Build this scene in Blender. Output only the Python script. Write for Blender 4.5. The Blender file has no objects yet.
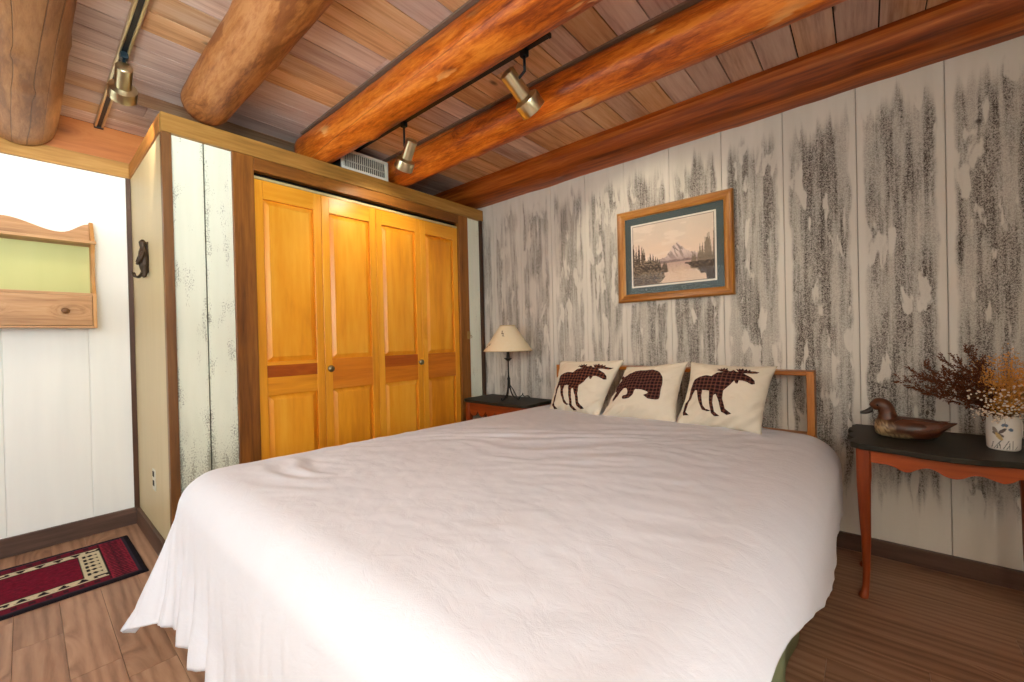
import bpy, bmesh, math, random, zlib, base64
import numpy as np
from mathutils import Vector, Matrix, noise
random.seed(11)
sc = bpy.context.scene
COL = sc.collection
PI = math.pi

# ---------------------------------------------------------------- node helper
class NT:
    def __init__(s, name):
        s.m = bpy.data.materials.new(name); s.m.use_nodes = True
        s.t = s.m.node_tree; s.t.nodes.clear()
        s.out = s.t.nodes.new('ShaderNodeOutputMaterial')
        s.b = s.t.nodes.new('ShaderNodeBsdfPrincipled')
        s.t.links.new(s.b.outputs[0], s.out.inputs[0])
    def n(s, typ, **k):
        o = s.t.nodes.new(typ)
        for a, v in k.items(): setattr(o, a, v)
        return o
    def put(s, v, sock):
        if isinstance(v, bpy.types.NodeSocket): s.t.links.new(v, sock)
        elif v is not None:
            if hasattr(sock.default_value, '__len__') and not hasattr(v, '__len__'): v = (v,)*len(sock.default_value)
            if hasattr(sock.default_value, '__len__') and len(sock.default_value) == 4 and len(v) == 3: v = (*v, 1)
            sock.default_value = v
    def math(s, op, a, b=None, c=None, clamp=False):
        o = s.n('ShaderNodeMath', operation=op, use_clamp=clamp)
        s.put(a, o.inputs[0])
        if b is not None: s.put(b, o.inputs[1])
        if c is not None: s.put(c, o.inputs[2])
        return o.outputs[0]
    def mul(s, a, b): return s.math('MULTIPLY', a, b)
    def add(s, a, b): return s.math('ADD', a, b)
    def sub(s, a, b): return s.math('SUBTRACT', a, b)
    def step(s, v, lo, hi, a=0., b=1.):
        o = s.n('ShaderNodeMapRange', interpolation_type='SMOOTHSTEP')
        s.put(v, o.inputs[0]); s.put(lo, o.inputs[1]); s.put(hi, o.inputs[2]); o.inputs[3].default_value = a; o.inputs[4].default_value = b
        return o.outputs[0]
    def coord(s, which='Object'): return s.n('ShaderNodeTexCoord').outputs[which]
    def xyz(s, v):
        o = s.n('ShaderNodeSeparateXYZ'); s.put(v, o.inputs[0]); return o.outputs
    def comb(s, x, y, z):
        o = s.n('ShaderNodeCombineXYZ'); s.put(x, o.inputs[0]); s.put(y, o.inputs[1]); s.put(z, o.inputs[2]); return o.outputs[0]
    def vmul(s, v, k):
        o = s.n('ShaderNodeVectorMath', operation='MULTIPLY'); s.put(v, o.inputs[0]); s.put(k, o.inputs[1]); return o.outputs[0]
    def vadd(s, v, k):
        o = s.n('ShaderNodeVectorMath', operation='ADD'); s.put(v, o.inputs[0]); s.put(k, o.inputs[1]); return o.outputs[0]
    def noise(s, v, scale=5, detail=3, rough=.5, dist=0):
        o = s.n('ShaderNodeTexNoise'); s.put(v, o.inputs['Vector'])
        o.inputs['Scale'].default_value = scale; o.inputs['Detail'].default_value = detail
        o.inputs['Roughness'].default_value = rough; o.inputs['Distortion'].default_value = dist
        return o.outputs['Fac']
    def vor(s, v, scale=5, rnd=1):
        o = s.n('ShaderNodeTexVoronoi'); s.put(v, o.inputs['Vector']); o.inputs['Scale'].default_value = scale
        o.inputs['Randomness'].default_value = rnd
        return o.outputs['Distance']
    def ramp(s, f, stops):
        o = s.n('ShaderNodeValToRGB'); s.put(f, o.inputs[0]); e = o.color_ramp.elements
        while len(e) < len(stops): e.new(.5)
        for k, (p, c) in zip(e, stops): k.position = p; k.color = (*c, 1)
        return o.outputs[0]
    def mix(s, f, a, b, mode='MIX'):
        o = s.n('ShaderNodeMix', data_type='RGBA', blend_type=mode)
        s.put(f, o.inputs[0]); s.put(a, o.inputs[6]); s.put(b, o.inputs[7]); return o.outputs[2]
    def island(s): return s.n('ShaderNodeNewGeometry').outputs['Random Per Island']
    def fin(s, col, rough=.5, bump=None, bs=.3, bd=.01, metal=0, spec=.5, **k):
        s.put(col, s.b.inputs['Base Color']); s.put(rough, s.b.inputs['Roughness'])
        s.b.inputs['Metallic'].default_value = metal; s.b.inputs['Specular IOR Level'].default_value = spec
        for a, v in k.items(): s.put(v, s.b.inputs[a.replace('_', ' ')])
        if bump is not None:
            o = s.n('ShaderNodeBump'); o.inputs['Strength'].default_value = bs; o.inputs['Distance'].default_value = bd
            s.put(bump, o.inputs['Height']); s.t.links.new(o.outputs[0], s.b.inputs['Normal'])
        return s.m

def lin(r, g, b):
    f = lambda c: ((c/255+.055)/1.055)**2.4 if c > 10 else c/255/12.92
    return (f(r), f(g), f(b))

def plain(name, c, rough=.5, metal=0, spec=.5, var=.12, scale=20):
    t = NT(name); f = t.noise(t.coord(), scale, 4)
    col = t.mix(f, tuple(x*(1-var) for x in c), tuple(min(1, x*(1+var)) for x in c))
    return t.fin(col, rough, f, .08, .002, metal, spec)

def painted(name, rough=.6, spec=.3, grain=.06, scale=60):
    t = NT(name); a = t.n('ShaderNodeAttribute', attribute_name='Col')
    f = t.noise(t.coord(), scale, 3)
    col = t.mix(grain, a.outputs['Color'], t.ramp(f, [(.3, (.2, .2, .2)), (.7, (.8, .8, .8))]), 'OVERLAY')
    return t.fin(col, rough, f, .1, .002, 0, spec)

def wood(name, dark, mid, light, axis='x', freq=1., rough=.45, knots=.5, spec=.4, ivar=.0, alt=None, bump=.15, stretch=.07, contrast=1., knotcol=None, fine=.35):
    """plank wood: grain runs along axis; ivar = value change plank to plank; alt = second wood colour some planks have"""
    t = NT(name); v = t.coord(); isl = t.island()
    rnd = t.n('ShaderNodeObjectInfo').outputs['Random']
    off = t.add(t.mul(isl, 37.), t.mul(rnd, 53.))
    v = t.vadd(v, t.comb(off, t.mul(off, 1.7), t.mul(off, .6)))
    k = {'x': (stretch, 1, 1), 'y': (1, stretch, 1), 'z': (1, 1, stretch)}[axis]
    vs = t.vmul(v, k)
    kd = t.vor(t.vmul(v, {'x': (.55, 1, 1), 'y': (1, .55, 1), 'z': (1, 1, .55)}[axis]), 3.2*freq)
    knot = t.step(kd, .02, .085, 1, 0)
    halo = t.step(kd, .03, .2, 1, 0)
    vs = t.vadd(vs, t.comb(t.mul(halo, .05), t.mul(halo, .05), t.mul(halo, .05)))
    g1 = t.noise(vs, 9*freq, 4, .55, .6); g2 = t.noise(vs, 70*freq, 3, .6, .2)
    g = t.add(t.mul(g1, 1-fine), t.mul(g2, fine))
    g = t.add(t.mul(t.sub(g, .5), contrast), .5)
    col = t.ramp(g, [(.3, dark), (.5, mid), (.7, light)])
    if alt is not None:
        col = t.mix(t.step(isl, .45, .75), col, t.mix(g, tuple(x*.7 for x in alt), tuple(min(1, x*1.3) for x in alt)))
    if ivar:
        w = t.math('FRACT', t.mul(isl, 17.3))
        col = t.mix(1., col, t.ramp(w, [(0, (1-ivar,)*3), (1, (min(1, 1+ivar*.0),)*3)]), 'MULTIPLY')
    if knots:
        col = t.mix(t.mul(t.add(t.mul(knot, .75), t.mul(halo, .25)), knots), col, knotcol or tuple(x*.3 for x in dark))
    return t.fin(col, rough, g, bump, .004, 0, spec)

# ---------------------------------------------------------------- mesh helper
def wl(p):
    l = Vector((0, 0, 0))
    while p is not None: l += p.location; p = p.parent
    return l
def obj(name, bm, mat, parent=None, smooth=False, bevel=0, origin=False, angle=None, sub=0, solid=0):
    """one mesh object; vertices come in world coordinates"""
    me = bpy.data.meshes.new(name)
    bmesh.ops.recalc_face_normals(bm, faces=bm.faces) if not bm.faces or True else None
    off = wl(parent)
    o = bpy.data.objects.new(name, me)
    if parent is None and origin:
        xs = [v.co for v in bm.verts]
        off = Vector(((min(c.x for c in xs)+max(c.x for c in xs))/2, (min(c.y for c in xs)+max(c.y for c in xs))/2, min(c.z for c in xs)))
        o.location = off
    for v in bm.verts: v.co -= off
    bm.to_mesh(me); bm.free()
    for m in (mat if isinstance(mat, list) else [mat]): me.materials.append(m)
    if smooth:
        me.polygons.foreach_set('use_smooth', [True]*len(me.polygons))
        if angle: me.set_sharp_from_angle(angle=math.radians(angle))
    COL.objects.link(o)
    if parent is not None: o.parent = parent
    if bevel:
        md = o.modifiers.new('edge', 'BEVEL'); md.width = bevel; md.segments = 2; md.limit_method = 'ANGLE'; md.angle_limit = .6
    if solid:
        md = o.modifiers.new('thick', 'SOLIDIFY'); md.thickness = solid; md.offset = 0
    if sub:
        md = o.modifiers.new('sub', 'SUBSURF'); md.levels = sub; md.render_levels = sub
    return o
def thing(name, label, cat, loc=(0, 0, 0), group=None):
    o = bpy.data.objects.new(name, None); COL.objects.link(o); o.location = loc; o.empty_display_size = .05
    o['label'] = label; o['category'] = cat
    if group: o['group'] = group
    return o
def tag(o, label, cat, kind=None, group=None):
    o['label'] = label; o['category'] = cat
    if kind: o['kind'] = kind
    if group: o['group'] = group
    return o
def S(o, label, cat): return tag(o, label, cat, 'structure')
def B(): return bmesh.new()
def box(bm, x0, x1, y0, y1, z0, z1):
    v = [bm.verts.new(p) for p in [(x0,y0,z0),(x1,y0,z0),(x1,y1,z0),(x0,y1,z0),(x0,y0,z1),(x1,y0,z1),(x1,y1,z1),(x0,y1,z1)]]
    for f in ((0,3,2,1),(4,5,6,7),(0,1,5,4),(1,2,6,5),(2,3,7,6),(3,0,4,7)): bm.faces.new([v[i] for i in f])
    return bm
def bx(*a): return box(B(), *a)
def prism(bm, pts, axis, a0, a1):
    """polygon pts (2-D) pushed along axis from a0 to a1; axis x -> (y,z), y -> (x,z), z -> (x,y)"""
    def P(p, a): return {'x': (a, p[0], p[1]), 'y': (p[0], a, p[1]), 'z': (p[0], p[1], a)}[axis]
    A = [bm.verts.new(P(p, a0)) for p in pts]; Z = [bm.verts.new(P(p, a1)) for p in pts]
    n = len(pts)
    for i in range(n): bm.faces.new((A[i], A[(i+1) % n], Z[(i+1) % n], Z[i]))
    for ring in (A, Z):
        f = bm.faces.new(ring)
        if n > 4: bmesh.ops.triangulate(bm, faces=[f])
    return bm
def frame_of(d):
    d = Vector(d).normalized(); u = d.cross(Vector((0, 0, 1)))
    if u.length < 1e-3: u = Vector((1, 0, 0))
    u.normalize(); return d, u, d.cross(u)
def lathe(bm, prof, c=(0, 0, 0), d=(0, 0, 1), n=32, cap0=True, cap1=True):
    """profile [(r, h)] turned about an axis d through c"""
    d, u, w = frame_of(d); c = Vector(c); rings = []
    for r, h in prof:
        rings.append([bm.verts.new(c+d*h+(u*math.cos(2*PI*i/n)+w*math.sin(2*PI*i/n))*max(r, 1e-4)) for i in range(n)])
    for a, b in zip(rings, rings[1:]):
        for i in range(n): bm.faces.new((a[i], a[(i+1) % n], b[(i+1) % n], b[i]))
    if cap0: bm.faces.new(rings[0])
    if cap1: bm.faces.new(rings[-1])
    return bm
def tube(bm, pts, r, n=8):
    pts = [Vector(p) for p in pts]; rr = r if hasattr(r, '__len__') else [r]*len(pts); rings = []
    pu = None
    for i, p in enumerate(pts):
        d = (pts[min(i+1, len(pts)-1)]-pts[max(i-1, 0)]).normalized()
        if pu is None: _, u, w = frame_of(d)
        else:
            u = (pu-d*pu.dot(d)).normalized(); w = d.cross(u)
        pu = u
        rings.append([bm.verts.new(p+(u*math.cos(2*PI*k/n)+w*math.sin(2*PI*k/n))*rr[i]) for k in range(n)])
    for a, b in zip(rings, rings[1:]):
        for k in range(n): bm.faces.new((a[k], a[(k+1) % n], b[(k+1) % n], b[k]))
    bm.faces.new(rings[0]); bm.faces.new(rings[-1]); return bm
def spline(pts, m=8):
    """Catmull-Rom through the points"""
    P = [Vector(p) for p in pts]; P = [P[0]*2-P[1]]+P+[P[-1]*2-P[-2]]; out = []
    for i in range(1, len(P)-2):
        a, b, c, d = P[i-1:i+3]
        for k in range(m):
            t = k/m
            out.append(.5*((2*b)+(c-a)*t+(2*a-5*b+4*c-d)*t*t+(3*b-a-3*c+d)*t**3))
    out.append(P[-2]); return out
def grid(bm, nu, nv, fn, close_u=False):
    g = [[bm.verts.new(fn(i/nu, j/nv)) for j in range(nv+1)] for i in range(nu if close_u else nu+1)]
    for i in range(nu):
        a = g[i]; b = g[(i+1) % len(g)]
        for j in range(nv): bm.faces.new((a[j], b[j], b[j+1], a[j+1]))
    return g
def paint(o, fn):
    """colour attribute from a function of the vertex (local) position"""
    me = o.data; at = me.color_attributes.new('Col', 'FLOAT_COLOR', 'POINT')
    buf = []
    for v in me.vertices: buf.extend((*fn(v.co), 1.))
    at.data.foreach_set('color', buf)
def fbm(x, y=0., z=0., o=4): return noise.fractal(Vector((x, y, z)), 1., 2., o)
def sm(x, a, b):
    t = min(1, max(0, (x-a)/(b-a))); return t*t*(3-2*t)
def mixc(a, b, t): return tuple(p+(q-p)*t for p, q in zip(a, b))
# ---------------------------------------------------------------- camera
R = [[0.7610401707705269, 0.6482898527179123, -0.023197528673440306], [0.013896621480180905, 0.01945890209587423, 0.9997140766442473], [-0.6485558899470454, 0.7611449388862879, -0.005799967481388029]]
cd = bpy.data.cameras.new('camera'); cam = bpy.data.objects.new('camera', cd); COL.objects.link(cam)
r_, u_, f_ = (Vector(a) for a in R)
M = Matrix((( r_.x, u_.x, -f_.x, 2.6069), (r_.y, u_.y, -f_.y, -2.6785), (r_.z, u_.z, -f_.z, 1.0949), (0, 0, 0, 1)))
cam.matrix_world = M; cd.sensor_width = 36; cd.lens = 416.4873*36/1024; cd.clip_start = .02
sc.camera = cam

# ---------------------------------------------------------------- room sizes (metres): headboard wall y = 0, closet front x = 0
XL, XR, YB, ZC = -.88, 3.75, -4.25, 2.43
CS, CT, TT = -2.2245, 2.142, 2.235      # closet side, trim bottom, trim top

# ---------------------------------------------------------------- materials of the shell
def m_ceiling():
    t = NT('whitewashed pine planks'); v = t.coord(); isl = t.island()
    off = t.mul(isl, 41.); v2 = t.vadd(v, t.comb(off, t.mul(off, 1.3), 0.))
    vs = t.vmul(v2, (1, .06, 1))
    g1 = t.noise(vs, 10, 4, .6, .5); g2 = t.noise(vs, 75, 3, .6)
    g = t.add(t.mul(g1, .6), t.mul(g2, .4))
    wash = t.ramp(g, [(.35, lin(186, 152, 138)), (.5, lin(226, 200, 186)), (.65, lin(244, 224, 212))])
    tan = t.ramp(g, [(.35, lin(188, 136, 92)), (.5, lin(228, 182, 134)), (.65, lin(244, 208, 164))])
    patch = t.noise(t.vmul(v2, (2, .5, 1)), 2.5, 3)
    col = t.mix(t.step(t.add(t.mul(isl, .7), t.mul(patch, .5)), .5, .85), wash, tan)
    kd = t.vor(t.vmul(v2, (1, .5, 1)), 3.4); knot = t.step(kd, .03, .075, 1, 0)
    col = t.mix(t.mul(knot, .8), col, lin(70, 42, 30))
    w = t.math('FRACT', t.mul(isl, 19.7))
    col = t.mix(1., col, t.ramp(w, [(0, (.70, .68, .68)), (1, (1, 1, 1))]), 'MULTIPLY')
    return t.fin(col, .55, g, .15, .003, 0, .3)
M_ceil = m_ceiling()

def m_log(name, dark, mid, light, fleck, fl=.5, rough=.42):
    t = NT(name); v = t.coord(); rnd = t.n('ShaderNodeObjectInfo').outputs['Random']
    v = t.vadd(v, t.comb(t.mul(rnd, 31.), t.mul(rnd, 17.), t.mul(rnd, 23.)))
    vs = t.vmul(v, (.16, 1, 1))
    kd = t.vor(t.vmul(v, (.6, 1, 1)), 2.6); knot = t.step(kd, .03, .09, 1, 0); halo = t.step(kd, .04, .24, 1, 0)
    vs = t.vadd(vs, t.comb(t.mul(halo, .06), t.mul(halo, .06), 0.))
    g1 = t.noise(vs, 9, 6, .62, .9); g2 = t.noise(vs, 70, 4, .7, .3)
    g = t.add(t.mul(g1, .6), t.mul(g2, .4))
    col = t.ramp(g, [(.40, dark), (.5, mid), (.60, light)])
    crack = t.step(t.math('ABSOLUTE', t.sub(t.noise(t.vmul(v, (.03, 1, 1)), 5, 1, .4, .1), .5)), .0, .0035, 1, 0)
    col = t.mix(t.mul(crack, .6), col, tuple(x*.22 for x in dark))
    f1 = t.noise(t.vmul(v, (.25, 1, 1)), 13, 3, .6); f2 = t.noise(t.vmul(v, (.5, 1, 1)), 2.2, 2)
    flk = t.mul(t.step(f1, .60, .64), t.step(f2, .48, .56))
    col = t.mix(t.mul(flk, fl), col, fleck)
    ring = t.step(kd, .055, .075, 1, 0); rim = t.sub(ring, t.step(kd, .042, .06, 1, 0))
    col = t.mix(t.mul(halo, .3), col, tuple(x*.5 for x in dark)); col = t.mix(t.mul(ring, .55), col, fleck); col = t.mix(t.mul(rim, .8), col, tuple(x*.25 for x in dark))
    h = t.add(t.mul(g, .5), t.mul(crack, -1.))
    return t.fin(col, rough, h, .6, .006, 0, .4)
M_log_orange = m_log('varnished orange log', lin(132, 56, 10), lin(196, 98, 22), lin(226, 134, 46), lin(240, 190, 120), .75, .36)
M_log_brown = m_log('peeled brown log', lin(118, 64, 28), lin(168, 106, 54), lin(190, 132, 80), lin(126, 70, 32), .7, .5)
M_log_dull = m_log('peeled tan log', lin(128, 82, 44), lin(154, 104, 60), lin(172, 122, 76), lin(176, 120, 70), .3, .5)
M_beam = wood('dark orange wall beam wood', lin(96, 42, 10), lin(160, 78, 22), lin(208, 122, 50), 'x', .8, .36, .5, contrast=1.5, stretch=.04)
M_trim = wood('golden pine trim wood', lin(106, 72, 24), lin(156, 112, 48), lin(186, 142, 76), 'y', 1, .5, .7)
M_trimx = wood('side pine trim wood', lin(110, 66, 22), lin(160, 104, 46), lin(190, 134, 66), 'x', 1, .5, .6)
M_gable = wood('orange pine panel wood', lin(128, 68, 26), lin(168, 100, 46), lin(186, 120, 64), 'y', .8, .5, .7, contrast=.8)
M_jamb = wood('brown jamb wood', lin(84, 44, 12), lin(132, 80, 28), lin(160, 104, 44), 'z', 1, .4, .9, contrast=1.2)
M_jambh = wood('brown header wood', lin(84, 46, 12), lin(128, 78, 28), lin(156, 102, 42), 'y', 1, .4, .9)
M_base = wood('dark brown baseboard wood', lin(50, 34, 28), lin(84, 62, 52), lin(112, 84, 70), 'y', 1, .45, .6)
M_basex = wood('dark baseboard wood', lin(44, 28, 20), lin(78, 54, 42), lin(100, 74, 60), 'x', 1, .4, .6)
M_cornerstrip = wood('dark corner strip wood', lin(46, 28, 20), lin(74, 46, 30), lin(98, 62, 38), 'z', 1, .45, .3)
M_post = wood('corner post wood', lin(74, 44, 20), lin(110, 70, 32), lin(136, 92, 48), 'z', 1, .45, .4)

def m_drybrush():
    """cream boards with charcoal paint dragged down the middle of each"""
    t = NT('cream boards with dry brushed charcoal paint'); p = t.xyz(t.coord()); x, z = p[0], p[2]
    bi = t.math('FLOOR', t.math('DIVIDE', t.add(x, .165), .305))
    fu = t.math('FRACT', t.math('DIVIDE', t.add(x, .165), .305))
    s1 = t.mul(bi, 3.71)
    wob = t.mul(t.sub(t.noise(t.comb(t.mul(x, 3), t.add(t.mul(z, 2.2), s1), s1), 2, 3), .5), .16)
    e = t.math('MINIMUM', t.add(fu, wob), t.sub(1.0, t.add(fu, wob)))
    band = t.step(e, .07, .13)
    st1 = t.noise(t.comb(t.mul(x, 17), t.mul(z, 1.1), s1), 1.3, 2, .5, .3)           # brush drags
    st2 = t.noise(t.comb(t.mul(x, 85), t.mul(z, 2.2), s1), 1.4, 3, .6, .2)          # bristle lines
    st3 = t.noise(t.comb(t.mul(x, 8), t.mul(z, 2.3), t.add(s1, 9.)), 1.3, 2, .5, .3)    # bare patches
    bare = t.step(t.noise(t.comb(t.mul(x, 12), t.mul(z, 2.8), t.add(s1, 21.)), 1.3, 3, .55, .3), .565, .62)
    stz = t.noise(t.comb(t.mul(x, 17), s1, 4.), 1.3, 3, .6)                          # where each drag starts and ends
    cov = t.step(x, .1, 2.4, .49, .60)
    d = t.add(t.add(t.mul(st1, .55), t.mul(st2, .15)), t.mul(st3, .52))
    d = t.sub(t.add(d, cov), 1.0)
    top = t.step(t.add(z, t.mul(t.sub(stz, .5), .42)), 2.19, 2.07)
    bot = t.step(t.add(z, t.mul(t.sub(stz, .5), .5)), .24, .38)
    d = t.mul(t.mul(t.step(d, -.05, .14), band), t.mul(top, bot)); d = t.mul(d, t.sub(1., t.mul(bare, .86)))
    # thin paint caught by the raised grain: wavy lines and speckle
    gr = t.noise(t.comb(t.mul(x, 50), t.mul(z, 46), s1), 1.8, 2, .6, 2.4)
    sp = t.noise(t.comb(t.mul(x, 240), t.mul(z, 150), s1), 1., 2, .6, .4)
    th = t.add(t.add(t.mul(gr, .5), t.mul(sp, .3)), t.mul(st2, .2))
    g = t.step(th, .42, .60)
    edge = t.noise(t.comb(t.mul(x, 22), t.mul(z, 1.6), t.add(s1, 3.)), 1.3, 2, .5)
    a = t.mul(t.mul(d, t.add(.38, t.mul(g, .62))), t.step(x, .2, 2.3, .80, 1.06))
    a = t.mul(a, t.step(edge, .36, .60, .45, 1.))
    dark = t.mix(t.noise(t.comb(t.mul(x, 6), z, s1), 2, 2), lin(86, 77, 70), lin(54, 46, 40))
    cream = t.mix(t.noise(t.comb(t.mul(x, 9), t.mul(z, .8), s1), 2, 3), lin(200, 195, 184), lin(220, 216, 207))
    col = t.mix(a, cream, dark)
    kd = t.vor(t.comb(x, 0., z), 2.3); col = t.mix(t.mul(t.step(kd, .012, .035, 1, 0), .8), col, lin(50, 40, 34))
    return t.fin(col, .62, t.add(t.mul(th, .6), t.mul(st2, .4)), .25, .003, 0, .25)
M_dry = m_drybrush()

def m_greentint():
    t = NT('green light tinted white boards with worn specks'); p = t.xyz(t.coord()); y, z = p[1], p[2]
    base = t.mix(t.noise(t.comb(0., t.mul(y, 12), t.mul(z, 1.2)), 2, 3), lin(224, 230, 210), lin(238, 242, 226))  # whitewash with the green light from outdoor trees put into its colour
    sp = t.noise(t.comb(0., t.mul(y, 150), t.mul(z, 100)), 1.2, 3, .7)
    big = t.noise(t.comb(0., t.mul(y, 9), t.mul(z, 2.6)), 2, 3, .5)
    low = t.step(t.add(z, t.mul(t.sub(big, .5), .5)), .35, .85, 1, 0)
    m = t.add(t.mul(t.step(big, .46, .68), .62), t.mul(low, .70))
    ed = t.math('ABSOLUTE', t.add(y, 2.052)); m = t.add(m, t.mul(t.step(ed, .006, .03, 1, 0), .45)); m = t.add(m, t.mul(t.step(t.math('ABSOLUTE', t.add(y, 1.93)), .0, .05, 1, 0), .35)); m = t.add(m, t.mul(t.step(t.math('ABSOLUTE', t.add(y, 2.189)), .0, .04, 1, 0), .3))
    ink = t.step(sp, t.sub(.70, t.mul(m, .30)), t.sub(.82, t.mul(m, .30)))
    col = t.mix(t.mul(low, .3), base, lin(140, 140, 110))
    col = t.mix(t.mul(ink, .62), col, lin(92, 90, 72))
    return t.fin(col, .55, sp, .15, .002, 0, .3)
M_greentint = m_greentint()
def m_white(name, a, b):
    t = NT(name); p = t.xyz(t.coord())
    f = t.noise(t.comb(t.mul(p[0], 8), t.mul(p[1], 8), t.mul(p[2], .7)), 2, 3)
    return t.fin(t.mix(f, a, b), .5, f, .06, .003, 0, .35)
M_white = m_white('white painted wall boards', lin(226, 228, 226), lin(238, 239, 236))
M_cream = m_white('cream painted closet board', lin(186, 168, 128), lin(198, 180, 142))
M_plaster = m_white('off white wall', lin(214, 208, 196), lin(226, 222, 212))

def m_floor():
    t = NT('laminate oak floor'); v = t.coord(); isl = t.island(); off = t.mul(isl, 61.)
    v2 = t.vadd(v, t.comb(off, t.mul(off, 1.9), 0.)); vs = t.vmul(v2, (.12, 1, 1))
    kd = t.vor(t.vmul(v2, (.4, 1, 1)), 2.6); halo = t.step(kd, .0, .3, 1, 0)
    vs = t.vadd(vs, t.comb(t.mul(halo, .12), t.mul(halo, .12), 0.))
    g1 = t.noise(vs, 11, 4, .6, 1.2); g2 = t.noise(vs, 90, 3, .6)
    wv = t.n('ShaderNodeTexWave', bands_direction='Y'); t.put(vs, wv.inputs[0]); wv.inputs['Scale'].default_value = 9; wv.inputs['Distortion'].default_value = 9; wv.inputs['Detail'].default_value = 3
    g = t.add(t.add(t.mul(g1, .55), t.mul(g2, .25)), t.mul(wv.outputs['Fac'], .2))
    col = t.ramp(g, [(.28, lin(124, 88, 66)), (.48, lin(158, 118, 92)), (.72, lin(180, 142, 114))])
    w = t.math('FRACT', t.mul(isl, 23.1))
    col = t.mix(1., col, t.ramp(w, [(0, (.82, .80, .78)), (1, (1, 1, 1))]), 'MULTIPLY')
    return t.fin(col, .38, g, .06, .002, 0, .3)
M_floor = m_floor()
M_dark = plain('dark gap', lin(22, 16, 12), .8)
M_door = wood('honey pine door wood', lin(202, 122, 24), lin(232, 156, 38), lin(242, 176, 60), 'z', .7, .34, .12, .45, contrast=.9, fine=.3)
M_panel = wood('honey pine panel wood', lin(200, 116, 22), lin(234, 156, 36), lin(246, 180, 62), 'z', .45, .34, .1, .45, contrast=1.1, fine=.25, stretch=.12)
M_rail = wood('amber pine rail wood', lin(178, 92, 16), lin(212, 122, 26), lin(226, 142, 40), 'y', .8, .34, .1, .45)
M_railh = wood('honey pine rail wood', lin(200, 118, 22), lin(230, 152, 34), lin(240, 170, 54), 'y', .8, .34, .1, .45)
M_raild = wood('red brown pine strip', lin(132, 56, 8), lin(166, 78, 14), lin(190, 100, 26), 'y', .8, .34, .1, .45)
M_brass = plain('aged brass', lin(176, 150, 92), .3, 1, .5, .15)
M_nickel = plain('worn pewter knob metal', lin(150, 146, 120), .35, 1, .5, .15)
M_track = plain('door track metal', lin(186, 174, 124), .5, 0, .4, .1)

# ---------------------------------------------------------------- shell
# floor boards run along x
bm = B(); y = YB; row = 0
while y < 0:
    y1 = min(0, y+.127); x = XL-random.random()*1.2
    while x < XR:
        x1 = x+1.22; a = max(x, XL); b = min(x1, XR)
        if b-a > .01: box(bm, a+.0006, b-.0006, y+.0006, y1-.0006, -.02, 0)
        x = x1
    y = y1
fl = S(obj('floor', bm, M_floor), 'wood plank laminate floor, grey brown by the rug and dark by the table', 'floor')
obj('subfloor', bx(XL-.1, XR+.1, YB-.1, .1, -.06, -.021), M_dark, fl)
# ceiling planks run along y
bm = B(); x = XL-.008-.1475+.0
x = .0105-.1475*7
while x < XR:
    a, b = max(x, XL), min(x+.1475, XR)
    if b-a > .01:
        yy = YB-random.random()*1.5
        while yy < 0:
            y1 = yy+random.uniform(2.2, 3.6); c, d = max(yy, YB), min(y1, 0)
            if d-c > .01: box(bm, a+.003, b-.003, c+.001, d-.001, ZC, ZC+.02)
            yy = y1
    x += .1475
ce = S(obj('ceiling', bm, M_ceil), 'whitewashed pink and tan tongue-and-groove plank ceiling', 'ceiling')
obj('roof_deck', bx(XL-.1, XR+.1, YB-.1, .1, ZC+.012, ZC+.06), M_dark, ce)

# headboard wall: 12 inch boards with a groove between
bm = B(); x = -.165-.305*3
while x < XR:
    a, b = max(x, XL), min(x+.305, XR)
    if b-a > .01: box(bm, a+.0012, b-.0012, 0, .03, 0, ZC)
    x += .305
w = S(obj('wall_right', bm, M_dry, bevel=.003), 'board wall behind the bed, cream with dry brushed charcoal paint', 'wall')
obj('groove_backing', bx(XL, XR, .012, .06, 0, ZC), plain('groove shade grey', lin(160, 152, 140), .7), w)
# left wall
bm = B(); y = -2.428+.325*7
while y > YB:
    a, b = max(y-.325, YB), min(y, 0)
    if b-a > .01: box(bm, XL-.03, XL, a+.0015, b-.0015, 0, CT+.01)
    y -= .325
w = S(obj('wall_left', bm, M_white, bevel=.002), 'bright white panelled wall with the hanging shelf', 'wall')
obj('groove_backing', bx(XL-.06, XL-.006, YB, 0, 0, ZC), M_white, w)
obj('gable_panel', bx(XL-.02, XL+.004, YB, 0, TT-.02, ZC), M_gable, w)
# back wall and right-hand wall with their windows (out of view)
def wall_with_window(name, label, axis, pos, a0, a1, w0, w1, z0, z1, t):
    bm = B()
    def q(a, b, c, d):
        if axis == 'x': box(bm, pos, pos+t, a, b, c, d)
        else: box(bm, a, b, pos-t, pos, c, d)
    q(a0, w0, 0, ZC); q(w1, a1, 0, ZC); q(w0, w1, 0, z0); q(w0, w1, z1, ZC)
    return S(obj(name, bm, M_plaster), label, 'wall')
W2 = (-4.15, -2.75, 1.0, 2.25)
wall_with_window('wall_unseen_window_side', 'off white window wall at the photographer\'s side', 'x', XR, YB, 0, W2[0], W2[1], W2[2], W2[3], .36)  # unseen wall, thickened so its reveal keeps window light off the table
W1 = (-.6, 1.2, 1.0, 2.2)
wall_with_window('wall_back', 'off white wall opposite the headboard wall', 'y', YB, XL, XR, W1[0], W1[1], W1[2], W1[3], .1)
M_glass = NT('window glass')
tr = M_glass.n('ShaderNodeBsdfTransparent'); gl = M_glass.n('ShaderNodeBsdfGlossy'); gl.inputs['Roughness'].default_value = .02
mx = M_glass.n('ShaderNodeMixShader'); mx.inputs[0].default_value = .06
M_glass.t.links.new(tr.outputs[0], mx.inputs[1]); M_glass.t.links.new(gl.outputs[0], mx.inputs[2]); M_glass.t.links.new(mx.outputs[0], M_glass.out.inputs[0])
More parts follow.
